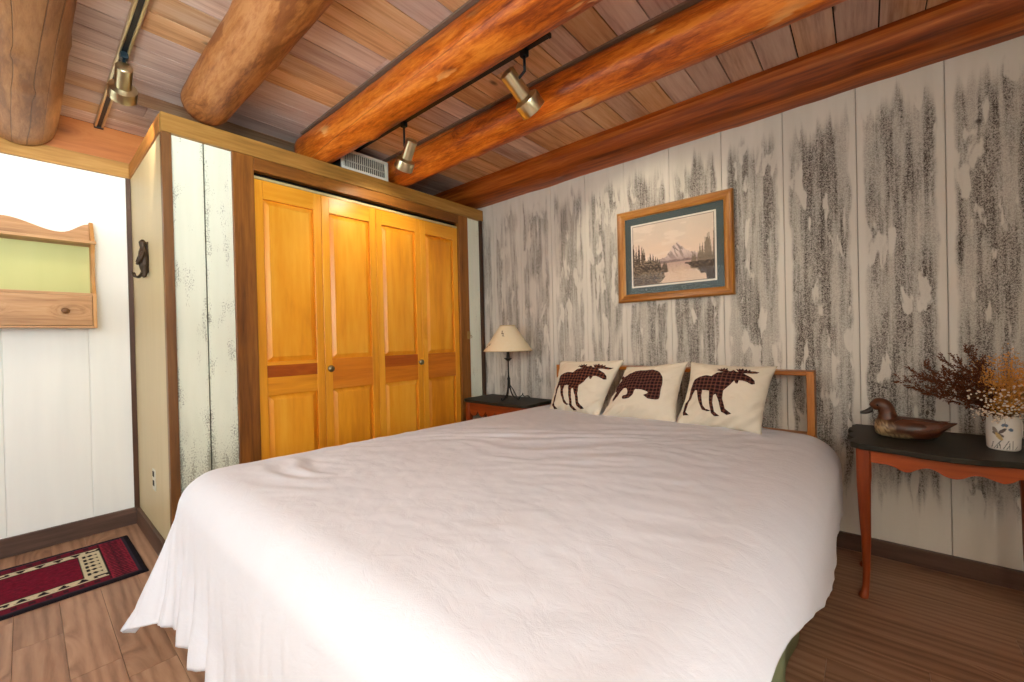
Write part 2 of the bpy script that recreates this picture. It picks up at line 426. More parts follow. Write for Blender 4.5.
def window(name, axis, pos, a0, a1, z0, z1, label):
    def bb(a, b, c, d, dp=.03):
        return (pos-dp, pos+dp, a, b, c, d) if axis == 'x' else (a, b, pos-dp, pos+dp, c, d)
    m = (a0+a1)/2; bm = B()
    for q in ((a0, a0+.05, z0, z1), (a1-.05, a1, z0, z1), (a0, a1, z0, z0+.05), (a0, a1, z1-.05, z1), (m-.02, m+.02, z0, z1)): box(bm, *bb(*q))
    o = S(obj(name, bm, M_trimx), label, 'window')
    obj('window_pane', bx(*bb(a0+.03, a1-.03, z0+.03, z1-.03, .003)), M_glass.m, o)
window('window_1', 'x', XR+.30, *W2, 'wide timber window on the wall at the photographer\'s side')
window('window_2', 'y', YB-.05, *W1, 'timber window on the wall opposite the headboard')

# closet box
cs = S(obj('wall_closet_side', bx(XL, -.012, CS, CS+.03, 0, CT+.01), M_cream), 'narrow cream closet side wall with the iron hook', 'wall')
bm = B(); box(bm, -.03, 0, -2.189, -2.055, 0, CT+.005); box(bm, -.03, 0, -2.049, -1.925, 0, CT+.005); 
cf = S(obj('wall_closet_front', bm, M_greentint, bevel=.003), 'whitewashed boards with green light tint in their colour at the closet corner, worn and speckled', 'wall')
obj('groove_backing', bx(-.04, -.012, -2.1, -2.0, 0, CT), plain('groove shade dark', lin(70, 68, 54), .8), cf)
S(obj('wall_closet_end', bx(-.03, 0, -.195, 0, 0, CT+.005), M_greentint), 'narrow pale strip between closet frame and headboard wall', 'wall')
S(obj('trim_1', bx(-.02, .02, CS-.001, -2.1875, 0, CT), M_post, bevel=.002), 'brown corner post of the closet', 'trim')
S(obj('trim_2', bx(-.03, .02, -1.93, -1.8255, 0, CT), M_jamb, bevel=.003), 'wide brown closet door jamb beside the green-tinted white boards', 'trim')
S(obj('trim_3', bx(-.03, .02, -.298, -.193, 0, CT), M_jamb, bevel=.003), 'brown closet door jamb nearest the headboard wall', 'trim')
S(obj('trim_4', bx(-.03, .018, -1.8255, -.298, 2.07, CT), M_jambh, bevel=.003), 'brown header board over the closet doors', 'trim')
S(obj('trim_5', bx(-.012, .026, CS-.003, -.008, CT, TT), M_trim, bevel=.003), 'long golden board along the top of the closet front', 'trim')
S(obj('trim_6', bx(XL, -.012, CS-.006, CS+.02, CT, TT), M_trimx, bevel=.003), 'short board along the top of the closet side', 'trim')
S(obj('trim_7', bx(XL, XL+.02, YB, CS-.006, CT, TT), M_trim, bevel=.003), 'golden board along the top of the white wall', 'trim')
S(obj('trim_8', bx(XL, XL+.012, CS-.024, CS-.001, 0, CT), M_cornerstrip), 'dark strip in the corner of white wall and closet', 'trim')
S(obj('trim_9', bx(-.01, .02, -.042, -.012, 0, CT), M_cornerstrip), 'dark strip in the corner by the bedside lamp', 'trim')
S(obj('closet_ceiling', bx(XL, -.012, CS+.02, 0, 2.17, 2.19), M_dark), 'dark top of the closet under the plank ceiling', 'ceiling')
S(obj('baseboard_left', bx(XL, XL+.018, YB, CS, 0, .1015), M_base, bevel=.003), 'dark baseboard under the white wall', 'baseboard')
S(obj('baseboard_closet', bx(XL+.018, .0, CS-.018, CS, 0, .1015), M_basex, bevel=.003), 'dark baseboard at the foot of the closet side', 'baseboard')
S(obj('baseboard_right', bx(.02, XR, -.02, 0, 0, .08), M_basex, bevel=.003), 'dark baseboard under the headboard wall', 'baseboard')
bm = B(); box(bm, -.034, .001, -1.824, -.30, 2.0305, 2.045)
S(obj('door_track', bm, M_track), 'metal sliding track above the closet doors', 'track')
S(obj('closet_inside', bx(-.6, -.07, -1.9, -.2, .01, 2.14), M_dark), 'dark inside of the closet', 'wall')

# closet doors
def raised(bm, y0, y1, z0, z1, xb, xt, m):
    a = [(y0, z0), (y1, z0), (y1, z1), (y0, z1)]; b = [(y0+m, z0+m), (y1-m, z0+m), (y1-m, z1-m), (y0+m, z1-m)]
    A = [bm.verts.new((xb, *p)) for p in a]; C = [bm.verts.new((xt, *p)) for p in b]; K = [bm.verts.new((xb-.01, *p)) for p in a]
    for i in range(4): bm.faces.new((A[i], A[(i+1) % 4], C[(i+1) % 4], C[i])); bm.faces.new((K[i], K[(i+1) % 4], A[(i+1) % 4], A[i]))
    bm.faces.new(C); bm.faces.new(K)
W = (1.8255-.298)/4
dl = ['first honey pine closet door, beside the wide jamb', 'second honey pine closet door, with round knob on its left stile', 'third honey pine closet door, with dark red strip on its rail', 'fourth honey pine closet door, nearest the bedside lamp']
for i in range(4):
    y0 = -1.8255+W*i+.0012; y1 = -1.8255+W*(i+1)-.0012; s = .048
    bm = B(); box(bm, -.032, 0, y0, y0+s, .012, 2.029); box(bm, -.032, 0, y1-s, y1, .012, 2.029)
    d = S(obj('door_%d' % (i+1), bm, M_door, bevel=.003), dl[i], 'door')
    bm = B(); box(bm, -.031, -.0005, y0+s, y1-s, 1.925, 2.0285); box(bm, -.031, -.0005, y0+s, y1-s, .0125, .2)
    obj('cross_rail', bm, M_railh, d)
    bm = B()
    if i == 0: box(bm, -.031, -.0005, y0+s, y1-s, .80, .903); box(bm, -.031, -.0005, y0+s, y1-s, .972, .992)
    elif i == 2: box(bm, -.031, -.0005, y0+s, y1-s, .80, .913)
    else: box(bm, -.031, -.0005, y0+s, y1-s, .80, .992)
    o = obj('lock_rail', bm, M_railh if i == 0 else M_rail, d)
    if i in (0, 2): o2 = obj('rail_strip', bx(-.031, -.0004, y0+s, y1-s, .903 if i == 0 else .913, .972 if i == 0 else .992), M_raild, d); o2['label'] = 'dark red brown strip of the middle rail'
    for z0, z1 in ((.2, .80), (.992, 1.925)):
        bm = B(); raised(bm, y0+s, y1-s, z0, z1, -.020, -.004, .030); obj('raised_panel', bm, M_panel, d)
    if i in (1, 2):
        ky = -1.418 if i == 1 else -.716
        kb = lathe(B(), [(.009, 0), (.009, .012), (.018, .018), (.0215, .026), (.018, .036), (.007, .040)], (0, ky, .932), (1, 0, 0), 20)
        k = obj('knob', kb, M_nickel, d, True); k['label'] = 'round pewter knob'
# brass hook plate on the jamb
t = thing('hook_latch', 'small brass latch plate on the jamb near the lamp', 'latch', (.02, -.2, 1.11))
bm = B(); box(bm, .0195, .023, -.226, -.193, 1.1, 1.165); obj('plate', bm, M_brass, t, bevel=.002)
obj('screw', lathe(B(), [(.005, 0), (.004, .003)], (.023, -.21, 1.15), (1, 0, 0), 10), M_brass, t)
obj('hook', tube(B(), spline([(.024, -.2, 1.12), (.03, -.19, 1.13), (.03, -.182, 1.12), (.026, -.184, 1.108)]), .0022), M_brass, t, True)

# ---------------------------------------------------------------- ceiling logs
def log(name, label, yc, zc, r, x0, x1, mat, seed, taper=0., strip=False, knots=6):
    rnd = random.Random(seed); ks = [(rnd.uniform(x0+.2, x1-.8), rnd.uniform(PI*.9, PI*2.0), rnd.uniform(.05, .09)) for _ in range(knots)]
    bm = B(); L = x1-x0; nu = int(L/.035); nv = 40
    def fn(u, v):
        x = x0+L*u; a = 2*PI*v
        rr = r+taper*(x-1.2)
        rr *= 1+.035*fbm(x*1.3+seed, math.cos(a)*.8, math.sin(a)*.8, 3)+.008*fbm(x*7, math.cos(a)*3+seed, math.sin(a)*3, 2)
        for kx, ka, kr in ks:
            dd = ((x-kx)**2+(r*(((a-ka+PI) % (2*PI))-PI))**2)
            rr += .010*math.exp(-dd/(kr*.5)**2)-.006*math.exp(-dd/(.016)**2)
        e = min(x-x0, .05)/.05; rr *= .72+.28*math.sqrt(max(0, 1-(1-e)**2))
        yo = .012*fbm(x*.5, seed, 0, 2); zo = .006*fbm(x*.6, seed+9, 0, 2)
        return (x, yc+yo+rr*math.cos(a), zc+zo+rr*math.sin(a))
    g = grid(bm, nu, nv, fn)
    bmesh.ops.remove_doubles(bm, verts=bm.verts, dist=1e-5)
    bmesh.ops.holes_fill(bm, edges=[e for e in bm.edges if e.is_boundary])
    o = S(obj(name, bm, mat, None, True), label, 'beam')
    if strip:
        bm = B(); box(bm, max(x0, -.1), x1, yc-.094, yc+.094, ZC-.011, ZC-.001)
        k = obj('edge_strip', bm, M_strip, o); k['label'] = 'thin grey filler strip along the top of the log'
    return o
M_strip = plain('grey filler strip', lin(128, 108, 92), .7)
log('ceiling_beam', 'thick tan log beam, leftmost, resting on the white wall\'s top board', -2.665, 2.335, .135, XL+.01, XR, M_log_dull, 3)
log('ceiling_beam', 'rough brown log beam ending over the closet corner', -2.04, 2.345, .108, -.02, XR, M_log_brown, 8)
log('ceiling_beam', 'glossy orange log beam between the closet corner log and the track with two spotlights', -1.422, 2.342, .108, -.2, XR, M_log_orange, 21, 0, True)
log('ceiling_beam', 'glossy orange log beam passing behind the two spotlights', -.842, 2.342, .104, -.2, XR, M_log_orange, 34, 0, True, 9)
pr_ = [(-.205, ZC), (-.208, 2.40), (-.190, 2.385), (-.182, 2.372), (-.17, 2.34), (-.135, 2.30), (-.10, 2.284), (-.05, 2.277), (0, 2.275), (0, ZC)]
bm = B(); nx = 90
rows = []
for i in range(nx+1):
    x = -.7+(XR+.7)*i/nx; k = .006*fbm(x*2.1, 4, 0, 3); sl = .006*(x-1.2)
    rows.append([bm.verts.new((x, p[0]+(k*1.4 if 0 < j < 8 else 0), min(ZC, p[1]+(k+sl+.004*fbm(x*5, j, 0, 2) if 0 < j < 9 else 0)))) for j, p in enumerate(pr_)])
for a, b in zip(rows, rows[1:]):
    for j in range(len(pr_)-1): bm.faces.new((a[j], b[j], b[j+1], a[j+1]))
S(obj('ceiling_beam', bm, M_beam, None, True, angle=25), 'dark orange hewn beam tight against the headboard wall', 'beam')
# ---------------------------------------------------------------- track lights
M_black = plain('black track metal', lin(26, 26, 28), .4, .3)
M_blue = plain('dark steel blue adapter plastic', lin(24, 44, 54), .35, .2)
M_spot = plain('satin brass spotlight metal', lin(214, 202, 164), .28, 1, .5, .1)
M_spoti = plain('white inside of spotlight', lin(235, 225, 200), .6)
def emit(name, c, s):
    t = NT(name); e = t.n('ShaderNodeEmission'); e.inputs[0].default_value = (*c, 1); e.inputs[1].default_value = s
    t.t.links.new(e.outputs[0], t.out.inputs[0]); return t.m
M_bulb = emit('warm spotlight bulb', (1, .72, .42), 18)
def spot_head(par, piv, back, d, power, ang=100, k=1.35):
    """can with a wide ring at its mouth; piv on the track, back = middle of the rear cap"""
    d = Vector(d).normalized(); back = Vector(back); piv = Vector(piv)
    h = obj('spot_head', lathe(B(), [*((r*k, q*k) for r, q in ((.001, 0), (.020, .001), (.0255, .006), (.0255, .085), (.0255, .09), (.032, .094), (.042, .099), (.0435, .104), (.0435, .142), (.041, .1425), (.040, .112), (.023, .104), (.0235, .012), (.001, .010)))], back, d, 32, False, False), M_spot, par, True, angle=40)
    h['label'] = 'satin brass spotlight can with a wide ring'
    j = back+d*.045*k
    st = B(); box(st, piv.x-.017, piv.x+.017, piv.y-.014, piv.y+.014, piv.z-.03, piv.z)
    obj('adapter', st, M_blue, h, bevel=.003)
    st = B(); tube(st, [piv+Vector((0, 0, -.025)), Vector((piv.x, piv.y, j.z+.015)), j+Vector((0, 0, .004))], .0065, 10)
    obj('stem', st, M_blue, h, True)
    obj('bulb', lathe(B(), [(.001, 0), (.014, .004), (.018, .016), (.014, .024), (.001, .028)], back+d*.094*k, d, 20), M_bulb, h, True)
    l = bpy.data.lights.new('spot_lamp', 'SPOT'); l.energy = power; l.color = (1, .87, .66); l.spot_size = math.radians(ang); l.spot_blend = .55; l.shadow_soft_size = .012
    lo = bpy.data.objects.new('spot_lamp', l); COL.objects.link(lo); lo.location = back+d*.132*k
    lo.rotation_euler = d.to_track_quat('-Z', 'Y').to_euler()
t1 = thing('track_light', 'brass edged ceiling track with one spotlight over the white wall', 'track light', (.3, -2.362, 2.40))
bm = B(); box(bm, -.845, XR-.6, -2.381, -2.371, 2.404, 2.43); box(bm, -.845, XR-.6, -2.353, -2.343, 2.404, 2.43)
obj('rail_edge', bm, M_spot, t1, bevel=.002)
bm = B(); box(bm, -.845, XR-.6, -2.371, -2.353, 2.410, 2.43); obj('rail_slot', bm, M_black, t1)
obj('end_cap', bx(-.86, -.845, -2.382, -2.342, 2.402, 2.43), M_black, t1, bevel=.002)
spot_head(t1, (.10, -2.362, 2.412), (.135, -2.366, 2.335), (-.90, .06, -.42), 10, 94, 1.2)
t2 = thing('track_light', 'thin black ceiling track with two spotlights beside the orange log', 'track light', (.8, -1.165, 2.40))
obj('rail', bx(-.07, 1.56, -1.178, -1.150, 2.412, 2.4305), M_black, t2, bevel=.002)
obj('end_cap', bx(1.56, 1.572, -1.180, -1.148, 2.41, 2.4305), M_black, t2, bevel=.002)
spot_head(t2, (.5, -1.164, 2.414), (.56, -1.15, 2.296), (-.70, .13, -.70), 10, 100, 1.3)
spot_head(t2, (1.43, -1.164, 2.414), (1.34, -1.19, 2.344), (.13, .77, -.55), 18, 78, 1.5)

# ---------------------------------------------------------------- air vent over the closet
M_vent = plain('grey white painted vent metal', lin(205, 208, 196), .4)
tv = thing('air_vent', 'white slotted air vent standing on the closet top board between two logs', 'vent', (0, -1.14, 2.236))
bm = B(); y0, y1, z0, z1 = -1.312, -.962, 2.237, 2.372; f = .018
for q in ((y0, y1, z0, z0+f), (y0, y1, z1-f, z1), (y0, y0+f, z0+f, z1-f), (y1-f, y1, z0+f, z1-f)): box(bm, .006, .02, *q)
obj('vent_frame', bm, M_vent, tv, bevel=.003)
bm = B(); n = 21
for i in range(n):
    yy = y0+f+(y1-y0-2*f)*(i+.5)/n
    v = [bm.verts.new(p) for p in [(.014, yy-.004, z0+f), (.008, yy+.0075, z0+f), (.008, yy+.0075, z1-f), (.014, yy-.004, z1-f)]]; bm.faces.new(v)
    v = [bm.verts.new(p) for p in [(.014, yy-.0028, z0+f), (.008, yy+.0087, z0+f), (.008, yy+.0087, z1-f), (.014, yy-.0028, z1-f)]]; bm.faces.new(v)
obj('louver_set', bm, M_vent, tv)
obj('damper_bar', bx(-.006, -.003, y0+f, y1-f, (z0+z1)/2-.004, (z0+z1)/2+.004), M_vent, tv)
bm = B()
for q in ((-.012, .006, y0+.004, y1-.004, z0+.001, z0+.005), (-.4, .006, y0+.004, y1-.004, z1-.006, z1-.002), (-.4, .006, y0+.004, y0+.008, z0+.001, z1-.002), (-.4, .006, y1-.008, y1-.004, z0+.001, z1-.002), (-.4, -.396, y0+.004, y1-.004, z0+.001, z1-.002)): box(bm, *q)
obj('duct_box', bm, plain('dark sheet metal', lin(62, 70, 66), .5, .5), tv)

# ---------------------------------------------------------------- iron hook and outlet on the closet side
M_iron = plain('dark cast iron', lin(58, 42, 28), .5, .5, .5, .3, 90)
th = thing('coat_hook', 'dark cast iron figure coat hook on the cream closet side', 'hook', (-.42, CS, 1.5))
# cast standing bear with a paw, seen from the side, as a thick plate
bm = B()
def chain(pts, rr):
    pts = [(x+.035, CS+(y-CS)*.72, z-.03) for x, y, z in pts]; rr = [q*.9 for q in rr]
    tube(bm, spline(pts, 5), [rr[min(len(rr)-1, int(i/5))]+(rr[min(len(rr)-1, int(i/5)+1)]-rr[min(len(rr)-1, int(i/5))])*(i/5-int(i/5)) for i in range((len(pts)-1)*5+1)], 14)
chain([(-.425, CS-.02, 1.530), (-.425, CS-.022, 1.565), (-.425, CS-.022, 1.61), (-.425, CS-.024, 1.645), (-.424, CS-.028, 1.668), (-.422, CS-.030, 1.695), (-.42, CS-.028, 1.71)], [.016, .026, .029, .025, .015, .019, .006])
chain([(-.40, CS-.03, 1.640), (-.395, CS-.045, 1.61), (-.405, CS-.058, 1.585), (-.43, CS-.062, 1.578)], [.011, .012, .009, .008])
chain([(-.45, CS-.03, 1.640), (-.46, CS-.045, 1.612), (-.455, CS-.058, 1.590)], [.011, .011, .008])
chain([(-.408, CS-.02, 1.565), (-.40, CS-.025, 1.535), (-.40, CS-.028, 1.512), (-.402, CS-.04, 1.506)], [.014, .012, .010, .008])
chain([(-.442, CS-.02, 1.565), (-.452, CS-.025, 1.535), (-.452, CS-.03, 1.512)], [.014, .012, .010])
obj('figure', bm, M_iron, th, True)
for x, q in ((-.415, .75), (-.435, .6)):
    bm = B(); tube(bm, spline([(x+.03, CS-.016, 1.53), (x+.01, CS-.025, 1.50), (x-.015, CS-.05*q, 1.483), (x-.035, CS-.07*q, 1.487), (x-.045, CS-.08*q, 1.508)]), .006, 10); obj('hook_prong', bm, M_iron, th, True)
obj('back_plate', bx(-.408, -.372, CS-.006, CS, 1.50, 1.67), M_iron, th, bevel=.003)
obj('screw', lathe(B(), [(.004, 0), (.003, .003)], (-.38, CS-.006, 1.66), (0, -1, 0), 10), M_brass, th)
M_ivory = plain('ivory plastic', lin(196, 192, 176), .4)
to = thing('wall_outlet', 'small ivory electrical outlet low on the closet side', 'outlet', (-.375, CS, .30))
obj('cover_plate', bx(-.41, -.34, CS-.005, CS, .31, .425), M_ivory, to, bevel=.002)
for zz in (.335, .385):
    s = obj('socket', bx(-.392, -.358, CS-.0075, CS-.004, zz-.0, zz+.03), M_dark, to, bevel=.002); s['label'] = 'dark socket face'

# ---------------------------------------------------------------- wall shelf
M_shelf = wood('pine shelf wood', lin(136, 92, 52), lin(180, 134, 88), lin(204, 164, 118), 'y', 1, .45, .3, contrast=1.2)
M_shelfz = wood('pine shelf side wood', lin(140, 92, 44), lin(182, 130, 72), lin(202, 152, 96), 'z', 1, .45, .3)
tsf = thing('wall_shelf', 'pine hanging shelf with scrolled top and a bottom drawer', 'shelf', (XL, -2.735, 1.21))
SX0, SX1, SY0, SY1 = XL+.001, XL+.135, -3.07, -2.400
for y in (SY0, SY1-.016):
    pts = [(SX0, 1.212), (SX1, 1.212), (SX1, 1.405), (SX1-.02, 1.425), (SX1-.052, 1.48), (SX1-.058, 1.56), (SX1-.04, 1.64), (SX1-.015, 1.69), (SX1-.008, 1.705), (SX1-.03, 1.73), (SX1-.07, 1.80), (SX1-.095, 1.83), (SX0, 1.832)]
    obj('side_panel', prism(B(), pts, 'y', y, y+.016), M_shelfz, tsf, bevel=.0015)
obj('shelf_board', bx(SX0, SX1+.004, SY0-.002, SY1+.004, 1.69, 1.706), M_shelf, tsf, bevel=.002)
pts = []
for i in range(41):
    u = i/40; y = SY0+.016+(SY1-SY0-.032)*u; a = abs(u-.5)*2
    z = 1.812-.052*sm(a, .0, .62)+.062*sm(a, .62, 1.0)**1.3
    pts.append((y, z))
bm = B()
for (ya, za), (yb, zb) in zip(pts, pts[1:]): prism(bm, [(ya, 1.706), (yb, 1.706), (yb, zb), (ya, za)], 'x', SX0, SX0+.014)
bmesh.ops.remove_doubles(bm, verts=bm.verts, dist=1e-5)
bmesh.ops.delete(bm, geom=[f for f in bm.faces if abs(f.normal.y) > .99 and SY0+.02 < f.calc_center_median().y < SY1-.02], context='FACES')
obj('crest_board', bm, M_shelf, tsf)
M_bouncetint = m_white('yellow green bounce tint backing', lin(184, 186, 122), lin(192, 192, 130))  # added panel; bounced light inside the shelf is put into its colour
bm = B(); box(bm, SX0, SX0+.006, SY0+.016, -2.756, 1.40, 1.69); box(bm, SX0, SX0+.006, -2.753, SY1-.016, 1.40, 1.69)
k = obj('bounce_tint_panel', bm, M_bouncetint, tsf); k['label'] = 'added back panel with bounced light tint in its colour'
bm = B(); box(bm, SX0, SX1-.004, SY0+.016, SY1-.016, 1.394, 1.408); box(bm, SX0, SX1-.004, SY0+.016, SY1-.016, 1.212, 1.222); obj('drawer_case', bm, M_shelf, tsf)
M_kn = plain('dark wooden knob', lin(110, 72, 38), .4)
k = obj('drawer', bx(SX0+.02, SX1-.002, SY0+.018, SY1-.018, 1.224, 1.3925), M_shelf, tsf, bevel=.002)
for y in (-2.525, -2.945):
    kb = obj('knob', lathe(B(), [(.006, 0), (.007, .008), (.013, .013), (.016, .02), (.012, .026), (.002, .028)], (SX1-.002, y, 1.305), (1, 0, 0), 18), M_kn, k, True)

# ---------------------------------------------------------------- rug
def c_rug(p):
    x, y = p.x, p.y      # local, metres from the near right corner; x across, y along
    black, red, cream = lin(26, 21, 26), lin(116, 20, 42), lin(190, 178, 150)
    dk = lin(52, 22, 32)
    w = .60; e = min(x, w-x, y)
    n = fbm(x*60, y*60, 0, 2)
    if e < .022: return black
    if e < .034: return mixc(lin(52, 46, 60), black, .3)
    if y < .125:      # end band of tall dark motifs
        u = ((x-.034)/.0215) % 1.0; v = (y-.034)/.09
        k = abs(u-.5)*2
        h = .28+.22*math.sin(int((x-.034)/.0215)*2.3)
        if .06 < v < .94 and k < .80*(1-abs(v-.5)*1.1)+.14*math.sin(v*25): return mixc(dk, red, .1)
        return mixc(red, lin(150, 44, 60), .5+n*.6)
    inx = min(x, w-x)
    cb = .105
    if inx < cb-.0 and inx >= .034 and (inx < .085 or y < .125):
        u = (y/.05) % 1.0; k = abs(u-.5)*2; v = (inx-.034)/.05
        if .2 < v < .8 and k < .35: return dk
        return mixc(red, black, .35+.2*n)
    if inx < .15 or y < .215:      # cream band with little dark trees
        if inx < .092 or inx > .143 and y > .208 or y < .132: return black
        if y < .208 and inx > .15:
            u = ((x-.15)/.05) % 1.0; v = (y-.135)/.07
            k = abs(u-.5)*2
            if .15 < v < .9 and (k < .30+.25*math.sin(v*16) or (v > .7 and k < .65)): return black
            return cream
        t = y if y > .215 or inx > .15 else y
        u = (t/.062) % 1.0; k = abs(u-.5)*2; v = (inx-.096)/.046
        if int(t/.062) % 5 == 2:
            if .35 < v < .75 and k < .85: return black
            if .1 < v <= .35 and (abs(k-.6) < .18): return black
        elif .12 < v < .9 and k < .75*(.95-v)+.12*((v*4) % 1): return black
        return cream
    return mixc(lin(112, 16, 40), lin(88, 13, 32), .5+.8*n)
ru = B(); RW, RL = .60, 1.75
grid(ru, 150, 430, lambda u, v: (RW*u, RL*v, .009+.0012*fbm(u*9, v*25, 0, 2)-.007*max(0, 1-min(u, 1-u)*RW/.006, 1-min(v, 1-v)*RL/.006)))
geo = bmesh.ops.extrude_face_region(ru, geom=ru.faces[:])
for g in geo['geom']:
    if isinstance(g, bmesh.types.BMVert): g.co.z = .0008
M_rug = painted('woven wool rug', .95, .1, .25, 160)
rug = obj('rug', ru, M_rug)
paint(rug, c_rug)
rug.rotation_euler = (0, 0, PI+math.radians(.6)); rug.location = (-.080, -2.300, 0)
tag(rug, 'burgundy lodge runner rug with cream tree border on the floor by the white wall', 'rug')

# ---------------------------------------------------------------- framed picture
PX0, PX1, PZ0, PZ1 = 1.314, 2.033, 1.320, 1.930
tp = thing('framed_picture', 'oak framed print of a mountain lake on the headboard wall', 'picture', ((PX0+PX1)/2, -.002, PZ0))
M_oak = wood('oak frame wood', lin(104, 60, 16), lin(162, 104, 36), lin(190, 136, 60), 'x', 1.4, .35, 0, contrast=1.3)
M_oakz = wood('oak upright frame wood', lin(104, 60, 16), lin(162, 104, 36), lin(190, 136, 60), 'z', 1.4, .35, 0, contrast=1.3)
fw = .052
prof = [(0, -.003), (0, -.024), (.008, -.032), (.016, -.030), (.020, -.024), (.034, -.020), (.042, -.022), (fw, -.016), (fw, -.003)]   # (inwards, y)
def rail(a, b, ain, bin_):
    bm = B(); A = []; Z = []
    for s, y in prof:
        k = s/fw
        A.append(bm.verts.new((a[0]+(ain[0]-a[0])*k, y, a[1]+(ain[1]-a[1])*k))); Z.append(bm.verts.new((b[0]+(bin_[0]-b[0])*k, y, b[1]+(bin_[1]-b[1])*k)))
    n = len(prof)
    for i in range(n): bm.faces.new((A[i], A[(i+1) % n], Z[(i+1) % n], Z[i]))
    bm.faces.new(A); bm.faces.new(Z); return bm
o4 = [(PX0, PZ0), (PX1, PZ0), (PX1, PZ1), (PX0, PZ1)]; i4 = [(PX0+fw, PZ0+fw), (PX1-fw, PZ0+fw), (PX1-fw, PZ1-fw), (PX0+fw, PZ1-fw)]
for k in range(4): obj('frame_rail', rail(o4[k], o4[(k+1) % 4], i4[k], i4[(k+1) % 4]), M_oak if k % 2 == 0 else M_oakz, tp)
mw = .052
obj('mat_board', bx(PX0+fw-.004, PX1-fw+.004, -.010, -.004, PZ0+fw-.004, PZ1-fw+.004), plain('blue grey mat board', lin(64, 78, 78), .7), tp)
a0, a1, c0, c1 = PX0+fw+mw, PX1-fw-mw, PZ0+fw+mw, PZ1-fw-mw-.004
obj('white_bevel', bx(a0-.010, a1+.010, -.0115, -.0098, c0-.010, c1+.010), plain('white mat edge', lin(220, 214, 200), .7), tp)
bm = B(); grid(bm, 190, 150, lambda u, v: (a0+(a1-a0)*u, -.0122, c0+(c1-c0)*v))
pr = obj('landscape_print', bm, painted('printed paper', .6, .2, 0.), tp)
rp = random.Random(5)
lt = [(rp.uniform(0, .44), rp.uniform(.7, 1.)) for _ in range(46)]; rt = [(rp.uniform(.74, 1.0), rp.uniform(.7, 1.)) for _ in range(30)]
def c_print(p):
    u = (p.x+wl(tp).x-a0)/(a1-a0); v = (p.z+wl(tp).z-c0)/(c1-c0)
    n = fbm(u*9, v*9, 1, 4); n2 = fbm(u*40, v*40, 3, 3)
    col = mixc(lin(226, 204, 184), lin(214, 198, 182), sm(v+.1*n, .5, .95))
    if fbm(u*3, v*9, 7, 3) > .25: col = mixc(col, lin(232, 216, 200), .5)
    # snowy peak
    rid = .40+.24*max(0, 1-abs(u-.57)/.17)**1.15+.03*fbm(u*22, 0, 2, 4)+.05*max(0, 1-abs(u-.75)/.14)
    if v < rid:
        t = fbm(u*30+v*16, v*8, 5, 3)
        col = mixc(lin(216, 196, 186), lin(150, 132, 126), sm(t, -.05, .25)); col = mixc(lin(176, 152, 146), col, sm(v, .33, .5))
    if v < .36+.02*fbm(u*14, 0, 9, 3): col = mixc(lin(128, 108, 104), lin(150, 130, 122), .5+n2)
    # water
    wl_ = .32-.34*sm(.42-u, 0, .3)*1.0
    if v < .325: col = mixc(mixc(lin(216, 190, 166), lin(190, 160, 146), sm(v+.04*n, .1, .32)), lin(140, 116, 106), .25*sm(n2, .1, .5))
    # tree lines
    dk = mixc(lin(70, 60, 52), lin(98, 84, 72), .5+n2)
    for (tx, th) in lt:
        top = (.68-.36*sm(tx, 0.04, .46))*th+.04; w = .016+.012*th
        k = (top-v)/max(.05, top-.22)
        if 0 < k < 1.3 and abs(u-tx) < w*k*(.6+.5*((k*7) % 1)) : col = mixc(dk, lin(120, 104, 88), .35*(tx > .28)); break
    for (tx, th) in rt:
        top = (.38+.36*sm(tx, .72, 1.0))*th+.06; w = .015+.010*th
        k = (top-v)/max(.05, top-.25)
        if 0 < k < 1.3 and abs(u-tx) < w*k*(.6+.5*((k*7) % 1)): col = mixc(mixc(dk, lin(150, 134, 112), .45), col, .1); break
    # banks
    lb = .34*sm(u, .47, .30)+.02*n-.0
    if u < .50 and v < .05+lb+.04*n2 and u < .30+ .9*v+.1*n or (v < .09+.05*n and u < .36+.05*n2): col = mixc(lin(72, 60, 52), lin(138, 120, 100), sm(n2*1.4+.6*n, -.25, .45))
    if u > .66 and v < .30 and u > 1.0-1.15*v+.08*n and v > .0: col = mixc(lin(72, 60, 52), lin(112, 96, 80), sm(n2, -.1, .5))
    if u > .92-.1*n and v < .14: col = lin(70, 58, 50)
    e = min(u, 1-u, v, 1-v)
    if .0 <= e < .008: col = lin(90, 84, 78)
    return col
paint(pr, c_print)
M_pglass = NT('picture glass'); tr = M_pglass.n('ShaderNodeBsdfTransparent'); gl = M_pglass.n('ShaderNodeBsdfGlossy'); gl.inputs['Roughness'].default_value = .03
mx = M_pglass.n('ShaderNodeMixShader'); mx.inputs[0].default_value = .006
M_pglass.t.links.new(tr.outputs[0], mx.inputs[1]); M_pglass.t.links.new(gl.outputs[0], mx.inputs[2]); M_pglass.t.links.new(mx.outputs[0], M_pglass.out.inputs[0])
obj('glass_pane', bx(PX0+fw-.003, PX1-fw+.003, -.0155, -.0145, PZ0+fw-.003, PZ1-fw+.003), M_pglass.m, tp)

